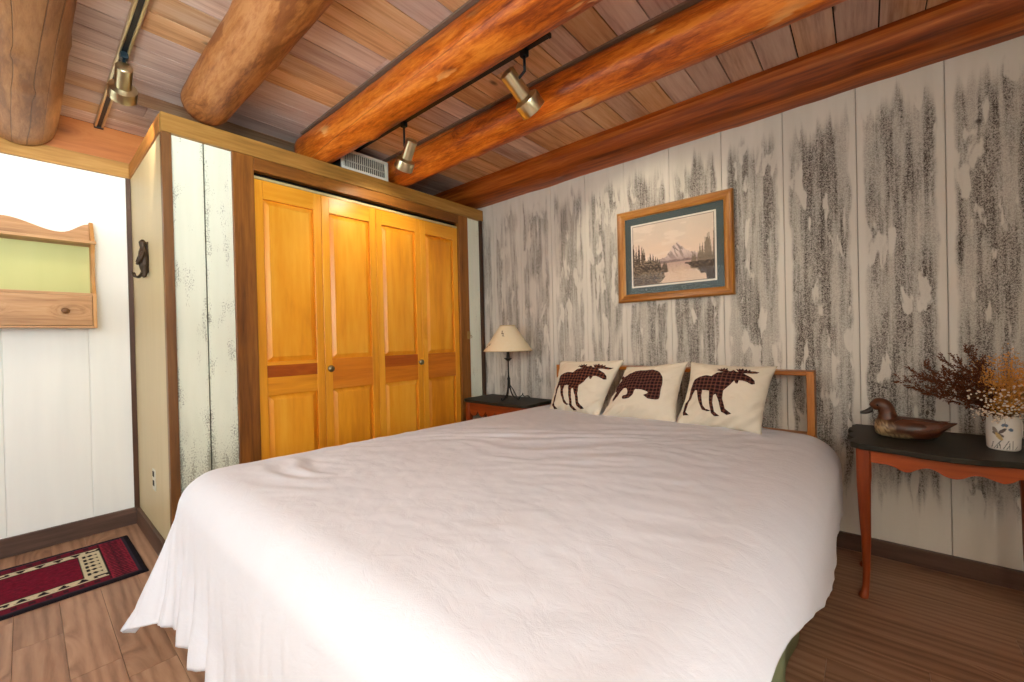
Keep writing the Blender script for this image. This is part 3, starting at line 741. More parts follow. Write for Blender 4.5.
# ---------------------------------------------------------------- bed
M_bedwood = wood('orange brown headboard wood', lin(112, 62, 18), lin(168, 102, 38), lin(200, 134, 62), 'x', 1, .35, .2)
M_bedwoodz = wood('orange brown headboard side wood', lin(112, 62, 18), lin(166, 100, 38), lin(200, 134, 62), 'z', 1, .35, .2)
M_matt = plain('white mattress cloth', lin(226, 222, 216), .9)
M_sage = plain('sage green bed skirt cloth', lin(150, 160, 124), .9, 0, .1)
tb = thing('bed', 'queen bed with open box wooden headboard against the painted wall', 'bed', (1.635, -1.2, 0))
for x in (.862, 2.372): obj('headboard_side', bx(x, x+.032, -.132, -.024, 0, .895), M_bedwoodz, tb, bevel=.003)
obj('headboard_top', bx(.894, 2.372, -.132, -.024, .873, .895), M_bedwood, tb, bevel=.003)
obj('headboard_shelf', bx(.894, 2.372, -.132, -.024, .548, .572), M_bedwood, tb, bevel=.003)
obj('headboard_panel', bx(.894, 2.372, -.130, -.112, .12, .548), M_bedwood, tb)
def slab(x0, x1, y0, y1, z0, zh, zf, bev, name, m):
    bm = box(B(), x0, x1, y0, y1, z0, zh)
    for v in bm.verts:
        if v.co.z > z0+.01: v.co.z = zh if v.co.y > (y0+y1)/2 else zf
    bmesh.ops.bevel(bm, geom=bm.edges[:], offset=bev, segments=5, affect='EDGES', profile=.5)
    return obj(name, bm, m, tb, True)
slab(.875, 2.395, -2.285, -.136, .34, .574, .624, .06, 'mattress', M_matt)
slab(.885, 2.385, -2.275, -.136, .14, .338, .338, .02, 'box_spring', M_matt)
bm = B(); P = [(.872, -.22), (.872, -2.292), (2.402, -2.292), (2.402, -.22)]
path = []
for (a, b) in zip(P, P[1:]):
    n = 70
    for k in range(n): path.append((a[0]+(b[0]-a[0])*k/n, a[1]+(b[1]-a[1])*k/n))
path.append(P[-1])
ro = [[bm.verts.new((x+.008*math.sin(i*.55)*(1-h)*(1 if abs(x-1.6) > .7 else 0), y+.008*math.sin(i*.55)*(1-h)*(1 if y < -2.28 else 0), .02+.33*h)) for i, (x, y) in enumerate(path)] for h in (0, .33, .66, 1)]
for a, b in zip(ro, ro[1:]):
    for i in range(len(path)-1): bm.faces.new((a[i], a[i+1], b[i+1], b[i]))
k = obj('bed_skirt', bm, M_sage, tb, True, solid=.003); k['label'] = 'sage green bed skirt'
for x in (.95, 1.63, 2.31):
    for y in (-2.15, -.35): obj('bed_leg', bx(x-.03, x+.03, y-.03, y+.03, 0, .142), M_dark, tb)

def m_duvet():
    t = NT('soft white cotton duvet cover'); v = t.coord()
    f = t.noise(t.vmul(v, (1, 1, 1)), 420, 2, .6); g = t.noise(v, 3, 3)
    w = t.noise(t.vmul(v, (5, 7, 5)), 3.2, 5, .62, .8)
    col = t.mix(g, lin(210, 211, 219), lin(219, 220, 228))
    return t.fin(col, .92, t.add(t.mul(f, .15), w), .16, .012, 0, .15, Sheen_Weight=.15)
M_duvet = m_duvet()
# the cloth lies flat on the mattress, rolls over its edge and hangs; at the foot corners it fans out into a cone with folds
BX0, BX1, BY0, BY1 = .900, 2.352, -2.250, -.215
def ridge(q): return 1-abs(q)*2.5
def cloth(s, t):
    W = BX1-BX0
    ds = -s if s < 0 else max(0, s-W); dt = max(0, -t); left = s < W/2
    x, y = BX0+min(max(s, 0), W), BY0+max(t, 0)
    ztop = .660-.024*(y-BY0)+.008*math.sin(PI*min(max(s/W, 0), 1))-.022*sm(s, W-.40, W)
    a = x*.80+y*.55; b = -x*.55+y*.80
    wv = noise.noise(Vector((x*2, y*2, 0.)))
    r1 = ridge(noise.noise(Vector((a*2.0, b*8+2*wv, 3.)))); r2 = ridge(noise.noise(Vector((a*5, b*19+2*wv, 8.))))
    amt = sm(noise.noise(Vector((x*1.3, y*1.3, 5.)))+.35, .0, .7)
    edge = sm(min(s, W-s, t), -.02, .14)
    z = ztop+(.0075*r1*amt+.0022*r2*amt+.0022*fbm(x*13, y*13, 4, 3))*(.25+.75*edge)
    d = math.hypot(ds, dt); d -= .32*max(0, d-.50) if ds > 0 and dt > 0 else 0
    if d < 1e-6: return (x, y, z)
    ux, uy = (-ds if left else ds)/d, -dt/d
    phi = math.atan2(ds, dt); cn = math.sin(2*phi) if ds > 0 and dt > 0 else 0.
    q = .28
    h = (s if ds == 0 else ((-q*phi if left else W+q*phi) if t < 0 else ((-q*PI/2-t) if left else (W+q*PI/2+t))))
    al = (.07 if ds == 0 else ((.10 if left else .06) if t >= 0 else .085))+(.275 if left else .12)*cn**.8
    r = .095 if left else .095+.04*(ds > 0); am = PI/2-al
    if d < r*am: o = r*math.sin(d/r); dr = r*(1-math.cos(d/r)); rem = 0.
    else:
        rem = d-r*am; o = r*math.sin(am)+rem*math.sin(al); dr = r*(1-math.cos(am))+rem*math.cos(al)
    o += .014*math.sin(PI*min(1, d/.40))*(1-cn)
    f = sm(rem, .0, .30)
    k = .0065*noise.noise(Vector((h*8, d*1.2, 1.)))+.0045*ridge(noise.noise(Vector((h*(13 if left or t < 0 else 7), d*1.0, 3.))))+.0022*ridge(noise.noise(Vector((h*34, d*2.5, 4.))))*(left or t < 0)+.0010*noise.noise(Vector((h*80, d*5, 4.)))
    nearl = math.exp(-(max(0, h-.10)/.35)**2) if h > -.45 else math.exp(-((h+.45)/.2)**2)
    k += nearl*(.015*math.cos(h*46+1.2*noise.noise(Vector((h*4, d*1.5, 6.))))+.006*ridge(noise.noise(Vector((h*22, d, 9.)))))*sm(d, .10, .50)*1.6
    o += k*(.25+.75*f)+.0016*fbm(x*9+h*6, d*14, 2, 3)*f
    return (x+ux*o, y+uy*o, z-dr)
SL, SR, TF, TH = .375, .425, .510, BY1-BY0
def cover(u, v):
    s = -SL+(BX1-BX0+SL+SR)*u; t = -TF+(TH+TF)*v
    if s > BX1-BX0: s = BX1-BX0+(s-BX1+BX0)*(.34+.66*sm(t, .3, 1.35))     # pulled up towards the foot on the far side
    if t < 0: t *= 1-.16*sm(s, .5, 1.5)
    return cloth(s, t)
bm = B(); grid(bm, 270, 270, cover)
dv = obj('duvet', bm, M_duvet, None, True, origin=True, solid=.012)
tag(dv, 'rumpled white duvet draped over the whole bed', 'duvet')

# ---------------------------------------------------------------- pillows
def m_canvas():
    t = NT('natural canvas pillow cloth'); v = t.coord()
    f = t.noise(v, 300, 2); g = t.noise(v, 5, 3); fl = t.step(t.vor(v, 120), .05, .12, 1, 0)
    col = t.mix(g, lin(210, 199, 178), lin(224, 214, 196)); col = t.mix(t.mul(fl, .12), col, lin(120, 90, 60))
    return t.fin(col, .9, f, .15, .002, 0, .15)
M_canvas = m_canvas()
def m_plaid(name, red):
    t = NT(name); p = t.xyz(t.coord('UV'))
    def st(c, k, w): return t.step(t.math('ABSOLUTE', t.sub(t.math('FRACT', t.mul(c, k)), .5)), w, w+.06)
    a, b = st(p[0], 19., .22), st(p[1], 19., .22)
    s = t.mul(t.add(a, b), .5)
    col = t.ramp(s, [(0, lin(36, 24, 24)), (.5, lin(66, 36, 33)), (1, red)])
    th = t.math('MAXIMUM', t.step(t.math('ABSOLUTE', t.sub(t.math('FRACT', t.mul(p[0], 19.)), .98)), .05, .03), t.step(t.math('ABSOLUTE', t.sub(t.math('FRACT', t.mul(p[1], 19.)), .98)), .05, .03))
    col = t.mix(t.mul(th, .45), col, lin(170, 120, 70))
    return t.fin(col, .95, t.noise(t.coord(), 300, 2), .15, .002, 0, .1)
M_plaid = m_plaid('red and black plaid patch', lin(100, 50, 42)); M_plaid2 = m_plaid('dark plum plaid patch', lin(78, 42, 48))
MOOSE = [(190,330),(196,312),(212,296),(250,280),(300,270),(340,272),(362,258),(385,243),(410,236),(428,231),(405,228),(378,219),(398,216),(384,203),(408,210),(407,193),(420,207),(431,188),(437,206),(452,190),(452,212),(466,222),(482,214),(490,206),(497,213),(503,222),(522,226),(515,214),(507,190),(523,203),(527,190),(540,199),(552,183),(558,199),(575,185),(578,202),(597,190),(596,207),(650,208),(634,222),(600,228),(562,230),(545,236),(562,250),(590,264),(604,284),(600,308),(580,315),(555,305),(530,298),(506,300),(492,326),(481,323),(478,305),(455,325),(430,350),(397,375),(389,400),(380,440),(376,510),(401,546),(374,553),(351,530),(356,450),(350,402),(336,412),(319,470),(313,530),(336,559),(307,559),(294,540),(300,470),(315,385),(290,376),(266,373),(259,410),(259,480),(271,510),(296,526),(274,529),(250,510),(235,440),(229,374),(214,371),(186,410),(166,460),(151,510),(169,533),(139,531),(134,510),(154,440),(179,385),(188,352)]
BEAR = [(250,178),(256,165),(264,154),(273,148),(271,136),(279,130),(287,136),(310,125),(345,115),(385,112),(408,117),(424,133),(429,160),(422,185),(414,208),(384,210),(373,203),(366,197),(380,191),(372,184),(340,180),(331,195),(318,208),(296,211),(291,202),(308,196),(306,179),(290,176),(275,194),(254,212),(247,209),(262,190),(267,177),(258,182)]
def invbil(q, p):
    """(u, v) of p in the quad TL, TR, BL, BR (v up)"""
    u = v = .5
    for _ in range(30):
        TL, TR, BL, BR = q
        f = [(BL[k]*(1-u)+BR[k]*u)*(1-v)+(TL[k]*(1-u)+TR[k]*u)*v-p[k] for k in (0, 1)]
        fu = [(BR[k]-BL[k])*(1-v)+(TR[k]-TL[k])*v for k in (0, 1)]; fv = [(TL[k]-BL[k])*(1-u)+(TR[k]-BR[k])*u for k in (0, 1)]
        det = fu[0]*fv[1]-fu[1]*fv[0]
        u -= (f[0]*fv[1]-f[1]*fv[0])/det; v -= (fu[0]*f[1]-fu[1]*f[0])/det
    return u, v
def round_off(p): return [(v.x, v.y) for v in spline([(a, b, 0) for a, b in p+p[:1]], 3)][:-1]
MOOSE_UV = [invbil([(183,150),(706,135),(100,535),(485,605)], p) for p in MOOSE]
BEAR_UV = round_off([invbil([(283,97),(500,80),(212,262),(455,280)], p) for p in BEAR])
BEAR_UV = [(u+.035, v-.045) for u, v in BEAR_UV]; MOOSE_LOW = [(u*.90-.0, 1-(1-v)*.90-.005) for u, v in MOOSE_UV]; MOOSE_UV = [(u*.97+.025, v-.02) for u, v in MOOSE_UV]
def pillow(name, label, TL, TR, BL, BR, th, seed, pid, patch_label, patch, pm):
    TL, TR, BL, BR = (Vector(p) for p in (TL, TR, BL, BR))
    nrm = ((TR-TL)+(BR-BL)).cross((TL-BL)+(TR-BR)).normalized()
    if nrm.y > 0: nrm = -nrm
    def surf(u, v, side):
        a, b = u*2-1, v*2-1
        pin = .05*(1-a*a)*0+.045
        uu = u+a*(.012-.045*(1-b*b))*abs(a); vv = v+b*(.012-.04*(1-a*a))*abs(b)
        p = (BL*(1-uu)+BR*uu)*(1-vv)+(TL*(1-uu)+TR*uu)*vv
        t = ((1-abs(a)**2.6)*(1-abs(b)**2.6))**.62
        t = max(0, t)
        w = .014*fbm(u*3.3+seed, v*3.3, 0, 3)*t+.006*fbm(u*9+seed, v*9, 2, 3)*min(1, t*2)
        uu += .010*fbm(v*3+seed, a, 5, 3)*(1 if abs(a) > .5 else .5); vv += .012*fbm(u*3+seed, b, 8, 3)
        p = (BL*(1-uu)+BR*uu)*(1-vv)+(TL*(1-uu)+TR*uu)*vv
        # pulled creases from the seam
        e = min(u, 1-u, v, 1-v); w += (.005*math.sin((u-v)*34+seed)+.010*fbm((u-v)*9+seed, (u+v)*2.5, 3, 2))*sm(e, .22, .03)*min(1, e*25)*(1.4-.9*v)
        sag = -.02*(1-v)*0
        return p+nrm*side*(th*t*(1.0 if side > 0 else .8)+w*(1 if side > 0 else .5))
    bm = B(); n = 48
    F = [[bm.verts.new(surf(i/n, j/n, 1)) for j in range(n+1)] for i in range(n+1)]
    K = [[F[i][j] if i in (0, n) or j in (0, n) else bm.verts.new(surf(i/n, j/n, -1)) for j in range(n+1)] for i in range(n+1)]
    for G in (F, K):
        for i in range(n):
            for j in range(n): bm.faces.new((G[i][j], G[i+1][j], G[i+1][j+1], G[i][j+1]))
    o = obj(name, bm, M_canvas, None, True, origin=True)
    tag(o, label, 'pillow', None, 'animal pillows along the headboard')
    bm = B(); vs = [bm.verts.new((u, v, 0)) for u, v in patch]
    f = bm.faces.new(vs); bmesh.ops.triangulate(bm, faces=[f])
    for _ in range(6):
        lg = [e for e in bm.edges if e.calc_length() > .028]
        if not lg: break
        bmesh.ops.subdivide_edges(bm, edges=lg, cuts=1); bmesh.ops.triangulate(bm, faces=[f for f in bm.faces if len(f.verts) > 3])
    uvs = {}
    uvl = bm.loops.layers.uv.new('UVMap')
    for f in bm.faces:
        for l in f.loops: l[uvl].uv = (l.vert.co.x, l.vert.co.y)
    for v in bm.verts: v.co = surf(v.co.x, v.co.y, 1)+nrm*.0015
    k = obj(pid, bm, pm, o, True, solid=.0015); k['label'] = patch_label
    return o
pillow('throw_pillow', 'canvas pillow with plaid moose, nearest the lamp', (.998, -.275, .932), (1.462, -.275, .945), (1.005, -.43, .620), (1.392, -.485, .618), .078, 1., 'moose_patch', 'plaid moose facing the bear pillow', MOOSE_UV, M_plaid)
pillow('throw_pillow', 'canvas pillow with a dark plaid bear, between the two moose pillows', (1.475, -.26, .900), (1.842, -.275, .942), (1.400, -.46, .620), (1.818, -.43, .618), .080, 5., 'bear_patch', 'dark plaid bear', BEAR_UV, M_plaid2)
pillow('throw_pillow', 'canvas pillow with plaid moose, nearest the duck table', (1.866, -.275, .938), (2.266, -.275, .925), (1.836, -.455, .620), (2.218, -.415, .616), .085, 9., 'moose_patch', 'plum plaid moose facing the table', MOOSE_LOW, M_plaid2)

# ---------------------------------------------------------------- tables
M_tabletop = plain('worn black painted top', lin(40, 35, 26), .5, 0, .25, .3, 12)
M_orange = wood('red orange stained table wood', lin(96, 36, 10), lin(142, 58, 14), lin(166, 76, 24), 'x', 1, .38, .0, contrast=.9)
M_orangez = wood('red orange stained leg wood', lin(96, 36, 12), lin(136, 56, 16), lin(160, 74, 26), 'z', 1, .38, .0, contrast=.9)
def leg(bm, cx, cy, ztop, s, sx, sy, foot=.0):
    """square at the top, tapering and bending slightly outwards to a small pad foot"""
    H = ztop; st = [(1.0, 1.0, 0), (.82, 1.0, .0), (.76, .94, .001), (.6, .80, .000), (.4, .64, -.003), (.2, .50, -.003), (.08, .46, .000), (.045, .50, .003), (.03, .62, .006), (.012, .68, .008), (0, .60, .008)]
    rings = []
    for h, k, o in st:
        hs = s*k/2; rnd = sm(h, .85, .55)
        ring = []
        for i in range(16):
            a = 2*PI*(i+.5)/16; c, q = math.cos(a), math.sin(a); m = max(abs(c), abs(q)); f = (1/m)*(1-rnd)+1.08*rnd
            ring.append(bm.verts.new((cx+sx*o+hs*c*f, cy+sy*o+hs*q*f, H*h)))
        rings.append(ring)
    for a, b in zip(rings, rings[1:]):
        for i in range(16): bm.faces.new((a[i], a[(i+1) % 16], b[(i+1) % 16], b[i]))
    bm.faces.new(rings[0]); bm.faces.new(rings[-1]); return bm
def scallop(pts, zl, axis, a0, a1):
    bm = B(); n = len(pts)
    cols = []
    for p in pts:
        P = (lambda z, a: (p[0], a, z)) if axis == 'y' else (lambda z, a: (a, p[0], z))
        cols.append([bm.verts.new(P(zl, a0)), bm.verts.new(P(p[1], a0)), bm.verts.new(P(p[1], a1)), bm.verts.new(P(zl, a1))])
    for a, b in zip(cols, cols[1:]):
        for k in range(4): bm.faces.new((a[k], a[(k+1) % 4], b[(k+1) % 4], b[k]))
    bm.faces.new(cols[0]); bm.faces.new(cols[-1]); return bm
def smooth2(pts, m=4): return [(v.x, v.y) for v in spline([(p[0], p[1], 0) for p in pts], m)]
def table(t, x0, x1, y0, y1, zt, th, top_pts, apron_pts, inset, s, side_pts):
    obj('tabletop', prism(B(), top_pts, 'z', zt-th, zt), M_tabletop, t, bevel=.004)
    zl = zt-th
    for sx, x in ((-1, x0+s/2), (1, x1-s/2)):
        for sy, y in ((-1, y0+s/2), (1, y1-s/2)): obj('leg', leg(B(), x, y, zl, s, sx, sy), M_orangez, t, True, angle=35)
    obj('apron', scallop(apron_pts, zl, 'y', y0+.004, y0+.022), M_orange, t)
    obj('apron', bx(x0+s, x1-s, y1-.022, y1-.004, zl-.06, zl), M_orange, t)
    for x in (x0+.004, x1-.022): obj('apron', scallop(smooth2([(y0+s, side_pts[0][1])]+side_pts+[(y1-s, side_pts[-1][1])]), zl, 'x', x, x+.018), M_orange, t)
# console table with the duck
tc = thing('side_table', 'black topped orange table with scalloped apron, under the duck and flowers', 'table', (2.8, -.27, 0))
front = []
top = [(2.560, -.018), (2.545, -.06), (2.552, -.10), (2.536, -.13), (2.534, -.18), (2.552, -.225), (2.538, -.27), (2.536, -.32), (2.556, -.365), (2.542, -.41), (2.548, -.455), (2.575, -.485), (2.61, -.495), (2.69, -.506), (2.76, -.530), (2.83, -.540), (2.90, -.530), (2.97, -.506), (3.05, -.495), (3.085, -.485), (3.112, -.455), (3.118, -.41), (3.104, -.365), (3.124, -.32), (3.122, -.27), (3.108, -.225), (3.126, -.18), (3.124, -.13), (3.108, -.10), (3.115, -.06), (3.10, -.018)]
ap = [(2.622, .562), (2.655, .562), (2.68, .556), (2.70, .545), (2.715, .541), (2.73, .545), (2.748, .557), (2.768, .566), (2.787, .566), (2.803, .558), (2.82, .546), (2.842, .540), (2.865, .545), (2.885, .558), (2.90, .563), (2.92, .562), (2.945, .553), (2.965, .548), (2.985, .556)]
table(tc, 2.566, 3.100, -.475, -.148, .635, .022, top, smooth2([(2.612, .564)]+ap+[(3.005, .570), (3.054, .572)]), 0, .048, [(-.42, .57), (-.37, .555), (-.31, .565), (-.25, .555), (-.20, .57)])
# nightstand
tn = thing('nightstand', 'low black topped orange nightstand with scalloped cut-out apron under the lamp', 'table', (.43, -.21, 0))
top = [(.10, -.02), (.085, -.10), (.095, -.2), (.085, -.3), (.10, -.36), (.14, -.382), (.3, -.384), (.45, -.392), (.6, -.382), (.72, -.376), (.757, -.35), (.765, -.27), (.752, -.2), (.765, -.1), (.75, -.02)]
ap = []
for i in range(43):
    u = i/42; x = .165+.535*u; k = (u*6) % 1
    ap.append((x, .535-.05*abs(math.sin(u*6*PI))**.6*(1 if i % 14 else 0)-.02*(k > .45 and k < .55)))
table(tn, .115, .745, -.362, -.035, .615, .022, top, ap, 0, .05, [(-.31, .52), (-.2, .545), (-.09, .52)])
obj('low_shelf', bx(.13, .73, -.35, -.05, .18, .196), M_orange, tn)

# ---------------------------------------------------------------- lamp
LX, LY, LZ = .455, -.205, .615
tl = thing('table_lamp', 'wrought iron table lamp with cream cone shade on the nightstand', 'lamp', (LX, LY, LZ))
M_wrought = plain('black wrought iron', lin(44, 42, 40), .5, .6)
for k in range(3):
    a = k*2*PI/3+.5; c, s = math.cos(a), math.sin(a)
    pts = spline([(LX+.006*c, LY+.006*s, LZ+.16), (LX+.012*c, LY+.012*s, LZ+.09), (LX+.03*c, LY+.03*s, LZ+.035), (LX+.065*c, LY+.065*s, LZ+.006), (LX+.085*c, LY+.085*s, LZ+.010), (LX+.082*c, LY+.082*s, LZ+.022)])
    obj('foot', tube(B(), pts, .0055, 8), M_wrought, tl, True)
bm = lathe(B(), [(.008, .09), (.007, .15), (.012, .158), (.013, .168), (.008, .176), (.0065, .20), (.0065, .30), (.010, .304), (.014, .309), (.030, .322), (.033, .327), (.014, .329), (.012, .36), (.012, .40)], (LX, LY, LZ), (0, 0, 1), 20)
obj('stem', bm, M_wrought, tl, True, angle=40)
def c_shade(p):
    base = lin(238, 224, 190); col = base
    x, y, z = p; a = math.atan2(y, x)
    for (a0, z0, dirn) in ((-1.25, .52, .9), (-2.05, .425, -.7), (.6, .45, .5), (2., .5, .8)):
        da = (a-a0)*.13; dz = z-z0
        u = da*math.cos(dirn)+dz*math.sin(dirn)*-1; v = da*math.sin(dirn)+dz*math.cos(dirn)
        if abs(u) < .03:
            if abs(v) < .0022 or abs(v-.012*math.sin(u*260)*.7) < .0028 and abs(u) < .024: col = lin(120, 96, 70)
    if z > .578 or z < .388: col = lin(206, 186, 146)
    return col
bm = B(); n = 160
z0, z1, r0, r1 = .383, .585, .192, .056
def fs(u, v):
    a = 2*PI*u; r = r0+(r1-r0)*v; return (LX+r*math.cos(a), LY+r*math.sin(a), LZ+z0+(z1-z0)*v)
grid(bm, n, 60, fs, True)
sh = obj('lamp_shade', bm, painted('parchment shade', .8, .15, .1), tl, True, solid=.0025); paint(sh, c_shade)
bm = B(); tube(bm, [(LX-.055, LY, LZ+.575), (LX+.055, LY, LZ+.575)], .002, 6); tube(bm, [(LX, LY-.055, LZ+.575), (LX, LY+.055, LZ+.575)], .002, 6); obj('shade_spider', bm, M_wrought, sh)
obj('bulb', lathe(B(), [(.012, .40), (.014, .41), (.028, .45), (.03, .47), (.022, .495), (.002, .505)], (LX, LY, LZ), (0, 0, 1), 20), plain('frosted bulb glass', lin(235, 230, 220), .3), tl, True)
bm = B(); tube(bm, spline([(LX+.01, LY, LZ+.12), (LX+.03, LY+.02, LZ+.075), (LX+.06, LY+.02, LZ+.03), (LX+.10, LY+.0, LZ+.028), (LX+.115, LY+.03, LZ+.045), (LX+.09, LY+.06, LZ+.05), (LX+.07, LY+.1, LZ+.02), (LX+.07, LY+.17, LZ+.006), (LX+.07, LY+.20, LZ-.1)]), .0035, 8)
obj('power_cord', bm, M_black, tl, True)

# ---------------------------------------------------------------- duck decoy
DX, DY, DZ = 2.735, -.265, .6355
td = thing('duck_decoy', 'carved brown wooden duck decoy with speckled breast on the table', 'duck', (DX, DY, DZ))
def loft(bm, st, n=28, m=6):
    """stations (x, z, half width, half height) smoothed along x"""
    A = spline([Vector((s[0], s[1], s[2])) for s in st], m); Bq = spline([Vector((s[0], s[3], 0)) for s in st], m)
    rings = []
    for a, b in zip(A, Bq):
        ring = []
        for k in range(n):
            t = 2*PI*k/n; zz = a.y+b.y*math.sin(t)
            ring.append(bm.verts.new((DX+a.x, DY+a.z*math.cos(t), DZ+max(zz, .001))))
        rings.append(ring)
    for p, q in zip(rings, rings[1:]):
        for k in range(n): bm.faces.new((p[k], p[(k+1) % n], q[(k+1) % n], q[k]))
    bm.faces.new(rings[0]); bm.faces.new(rings[-1]); return bm
body = loft(B(), [(-.108, .042, .006, .008), (-.104, .042, .026, .028), (-.085, .044, .044, .042), (-.05, .044, .056, .047), (-.01, .043, .060, .047), (.04, .043, .056, .045), (.08, .048, .042, .036), (.105, .060, .026, .018), (.132, .074, .016, .006), (.142, .078, .008, .002)])
M_duck = painted('carved painted wood', .4, .5, .15, 80)
def c_body(p):
    x, y, z = p
    col = mixc(lin(58, 29, 14), lin(84, 44, 22), .5+fbm(x*20, y*60, z*60, 3))
    br = sm(x, -.03, -.07)*sm(z, .085, .05)+sm(z, .03, .012)*sm(x, .03, -.02)
    if br > .25:
        k = noise.noise(Vector((x*230, y*230, z*200)))
        col = mixc(col, mixc(lin(176, 150, 110), lin(84, 58, 34), sm(k, -.15, .3)), min(1, br))
    if z < .01 and x > 0: col = lin(40, 24, 16)
    return col
bo = obj('body', body, M_duck, td, True); paint(bo, c_body); bo['label'] = 'brown body with pale speckled breast'
def wingf(sgn):
    bm = B()
    pts = [(-.045, .072), (-.02, .086), (.03, .084), (.085, .078), (.125, .082), (.09, .060), (.045, .045), (-.01, .045), (-.04, .055)]
    lo = []
    for off in (0, 1):
        r = []
        for x, z in pts:
            hw = .058*max(.1, 1-abs((x+.0)/.155)**2.4)*math.sqrt(max(.05, 1-((z-.043)/.052)**2))
            r.append(bm.verts.new((DX+x, DY+sgn*(hw+(.003 if off else -.008)), DZ+z)))
        lo.append(r)
    n = len(pts)
    for i in range(n): bm.faces.new((lo[0][i], lo[0][(i+1) % n], lo[1][(i+1) % n], lo[1][i]))
    for r in lo: bmesh.ops.triangulate(bm, faces=[bm.faces.new(r)])
    return bm
M_wing = plain('dark carved wing paint', lin(82, 40, 18), .4, 0, .5, .25, 70)
for sgn in (-1, 1): obj('wing', wingf(sgn), M_wing, td, bevel=.002)
hd = B()
tubepts = [Vector((DX+a, DY, DZ+b)) for a, b in ((-.062, .06), (-.064, .085), (-.066, .105), (-.074, .128), (-.088, .136), (-.104, .130), (-.116, .120))]
tube(hd, spline(tubepts, 5), [.040-.010*min(1, i/8) if i < 10 else (.029 if i < 22 else .029-.0018*(i-22)) for i in range(31)], 20)
ho = obj('head', hd, M_duck, td, True, sub=1); paint(ho, lambda p: mixc(lin(96, 50, 22), lin(70, 34, 14), .5+fbm(p.x*60, p.y*60, p.z*60, 2)))
bl = B(); rows = []
for t in range(9):
    u = t/8; x = -.112-.044*u; z = .117-.022*u-.005*math.sin(u*PI); hw = .016-.004*math.sin(u*PI)+.001; hh = .012*(1-u)+.005
    if u > .9: hw *= .7
    rows.append([bl.verts.new((DX+x, DY+hw*math.cos(a), DZ+z+hh*math.sin(a))) for a in [2*PI*k/14 for k in range(14)]])
for p, q in zip(rows, rows[1:]):
    for k in range(14): bl.faces.new((p[k], p[(k+1) % 14], q[(k+1) % 14], q[k]))
bl.faces.new(rows[0]); bl.faces.new(rows[-1])
obj('bill', bl, plain('dark slate bill paint', lin(44, 38, 34), .35), td, True)
for sgn in (-1, 1): obj('eye', lathe(B(), [(.001, 0), (.004, .0005), (.0035, .003), (.001, .004)], (DX-.098, DY+sgn*.0265, DZ+.136), (0, sgn, 0), 12), plain('glass eye', lin(20, 14, 10), .1), td, True)

# ---------------------------------------------------------------- mug with dried flowers
MX, MY, MZ = 2.994, -.285, .6355
tm = thing('mug', 'white stoneware mug painted with a flying duck, holding dried flowers', 'mug', (MX, MY, MZ))
bm = B(); nseg, nh = 128, 70
def fm(u, v):
    a = 2*PI*u; h = .126*v
    r = .0405+.0022*math.sin(v*PI)*.8-.004*sm(v, .05, 0)-.003*sm(v, .9, 1.)
    return (MX+r*math.cos(a), MY+r*math.sin(a), MZ+.001+h)
grid(bm, nseg, nh, fm, True)
bmesh.ops.holes_fill(bm, edges=[e for e in bm.edges if e.is_boundary and e.verts[0].co.z < MZ+.01])
def c_mug(p):
    a = math.atan2(p.y, p.x)-math.atan2(-2.39, -.39); a = (a+PI) % (2*PI)-PI
    s = a*.041; z = p.z          # s grows to the right as seen from the front
    col = lin(206, 202, 194)
    def ell(cx, cz, rx, rz, rot=0):
        c, k = math.cos(rot), math.sin(rot); dx, dz = s-cx, z-cz; return ((dx*c+dz*k)/rx)**2+((-dx*k+dz*c)/rz)**2 < 1
    if ell(-.012, .06, .016, .006, -.5): col = lin(92, 84, 76)
    if ell(-.020, .075, .013, .006, -1.2): col = lin(120, 110, 100)
    if ell(-.010, .052, .006, .016, .5): col = lin(176, 150, 100)
    if ell(-.002, .074, .014, .005, .9): col = lin(84, 76, 72)
    if ell(.004, .095, .008, .007) or ell(.018, .080, .006, .006): col = lin(84, 104, 124)
    for k in range(9):
        sx = -.03+.0075*k; h = .022+.012*math.sin(k*2.1); b = .25+.35*math.sin(k*1.7)
        if .008 < z < .008+h and abs(s-sx-b*(z-.008)) < .0012: col = lin(80, 84, 84)
    return col
mo = obj('mug_body', bm, painted('glazed stoneware', .25, .5, .05), tm, True, solid=.004); paint(mo, c_mug)
ha = Vector((.70, .71, 0)); 
hp = [Vector((MX, MY, MZ))+ha*r+Vector((0, 0, z)) for r, z in ((.038, .104), (.060, .108), (.071, .095), (.072, .062), (.062, .030), (.037, .026))]
obj('mug_handle', tube(B(), spline(hp, 6), .0075, 12), plain('white glaze', lin(206, 202, 194), .25), tm, True)

rf = random.Random(17)
MOUTH = Vector((MX, MY, MZ+.118))
def sprig(bmS, bmL, tip, bend, nl, leaf, rS=.0014):
    b0 = MOUTH+Vector((rf.uniform(-.018, .018), rf.uniform(-.018, .018), -.06)); b1 = MOUTH+Vector((rf.uniform(-.022, .022), rf.uniform(-.022, .022), .01))
    P = spline([b0, b1, (b1+tip)/2+Vector((0, 0, bend)), tip], 8)
    tube(bmS, P, [rS*(1-.6*i/len(P)) for i in range(len(P))], 5)
    return P
def leafq(bm, p, d, l, w):
    d = Vector(d).normalized(); s = d.cross(Vector((rf.uniform(-1, 1), rf.uniform(-1, 1), rf.uniform(-1, 1)))).normalized(); n = d.cross(s)
    a = bm.verts.new(p); b = bm.verts.new(p+d*l*.5+s*w+n*w*.3); c = bm.verts.new(p+d*l); e = bm.verts.new(p+d*l*.5-s*w+n*w*.3)
    bm.faces.new((a, b, c)); bm.faces.new((a, c, e))
def blob(bm, p, r):
    m = Matrix.Translation(p); bmesh.ops.create_icosphere(bm, subdivisions=1, radius=r, matrix=m)
def jitter(k): return Vector((rf.gauss(0, k), rf.gauss(0, k), rf.gauss(0, k)))
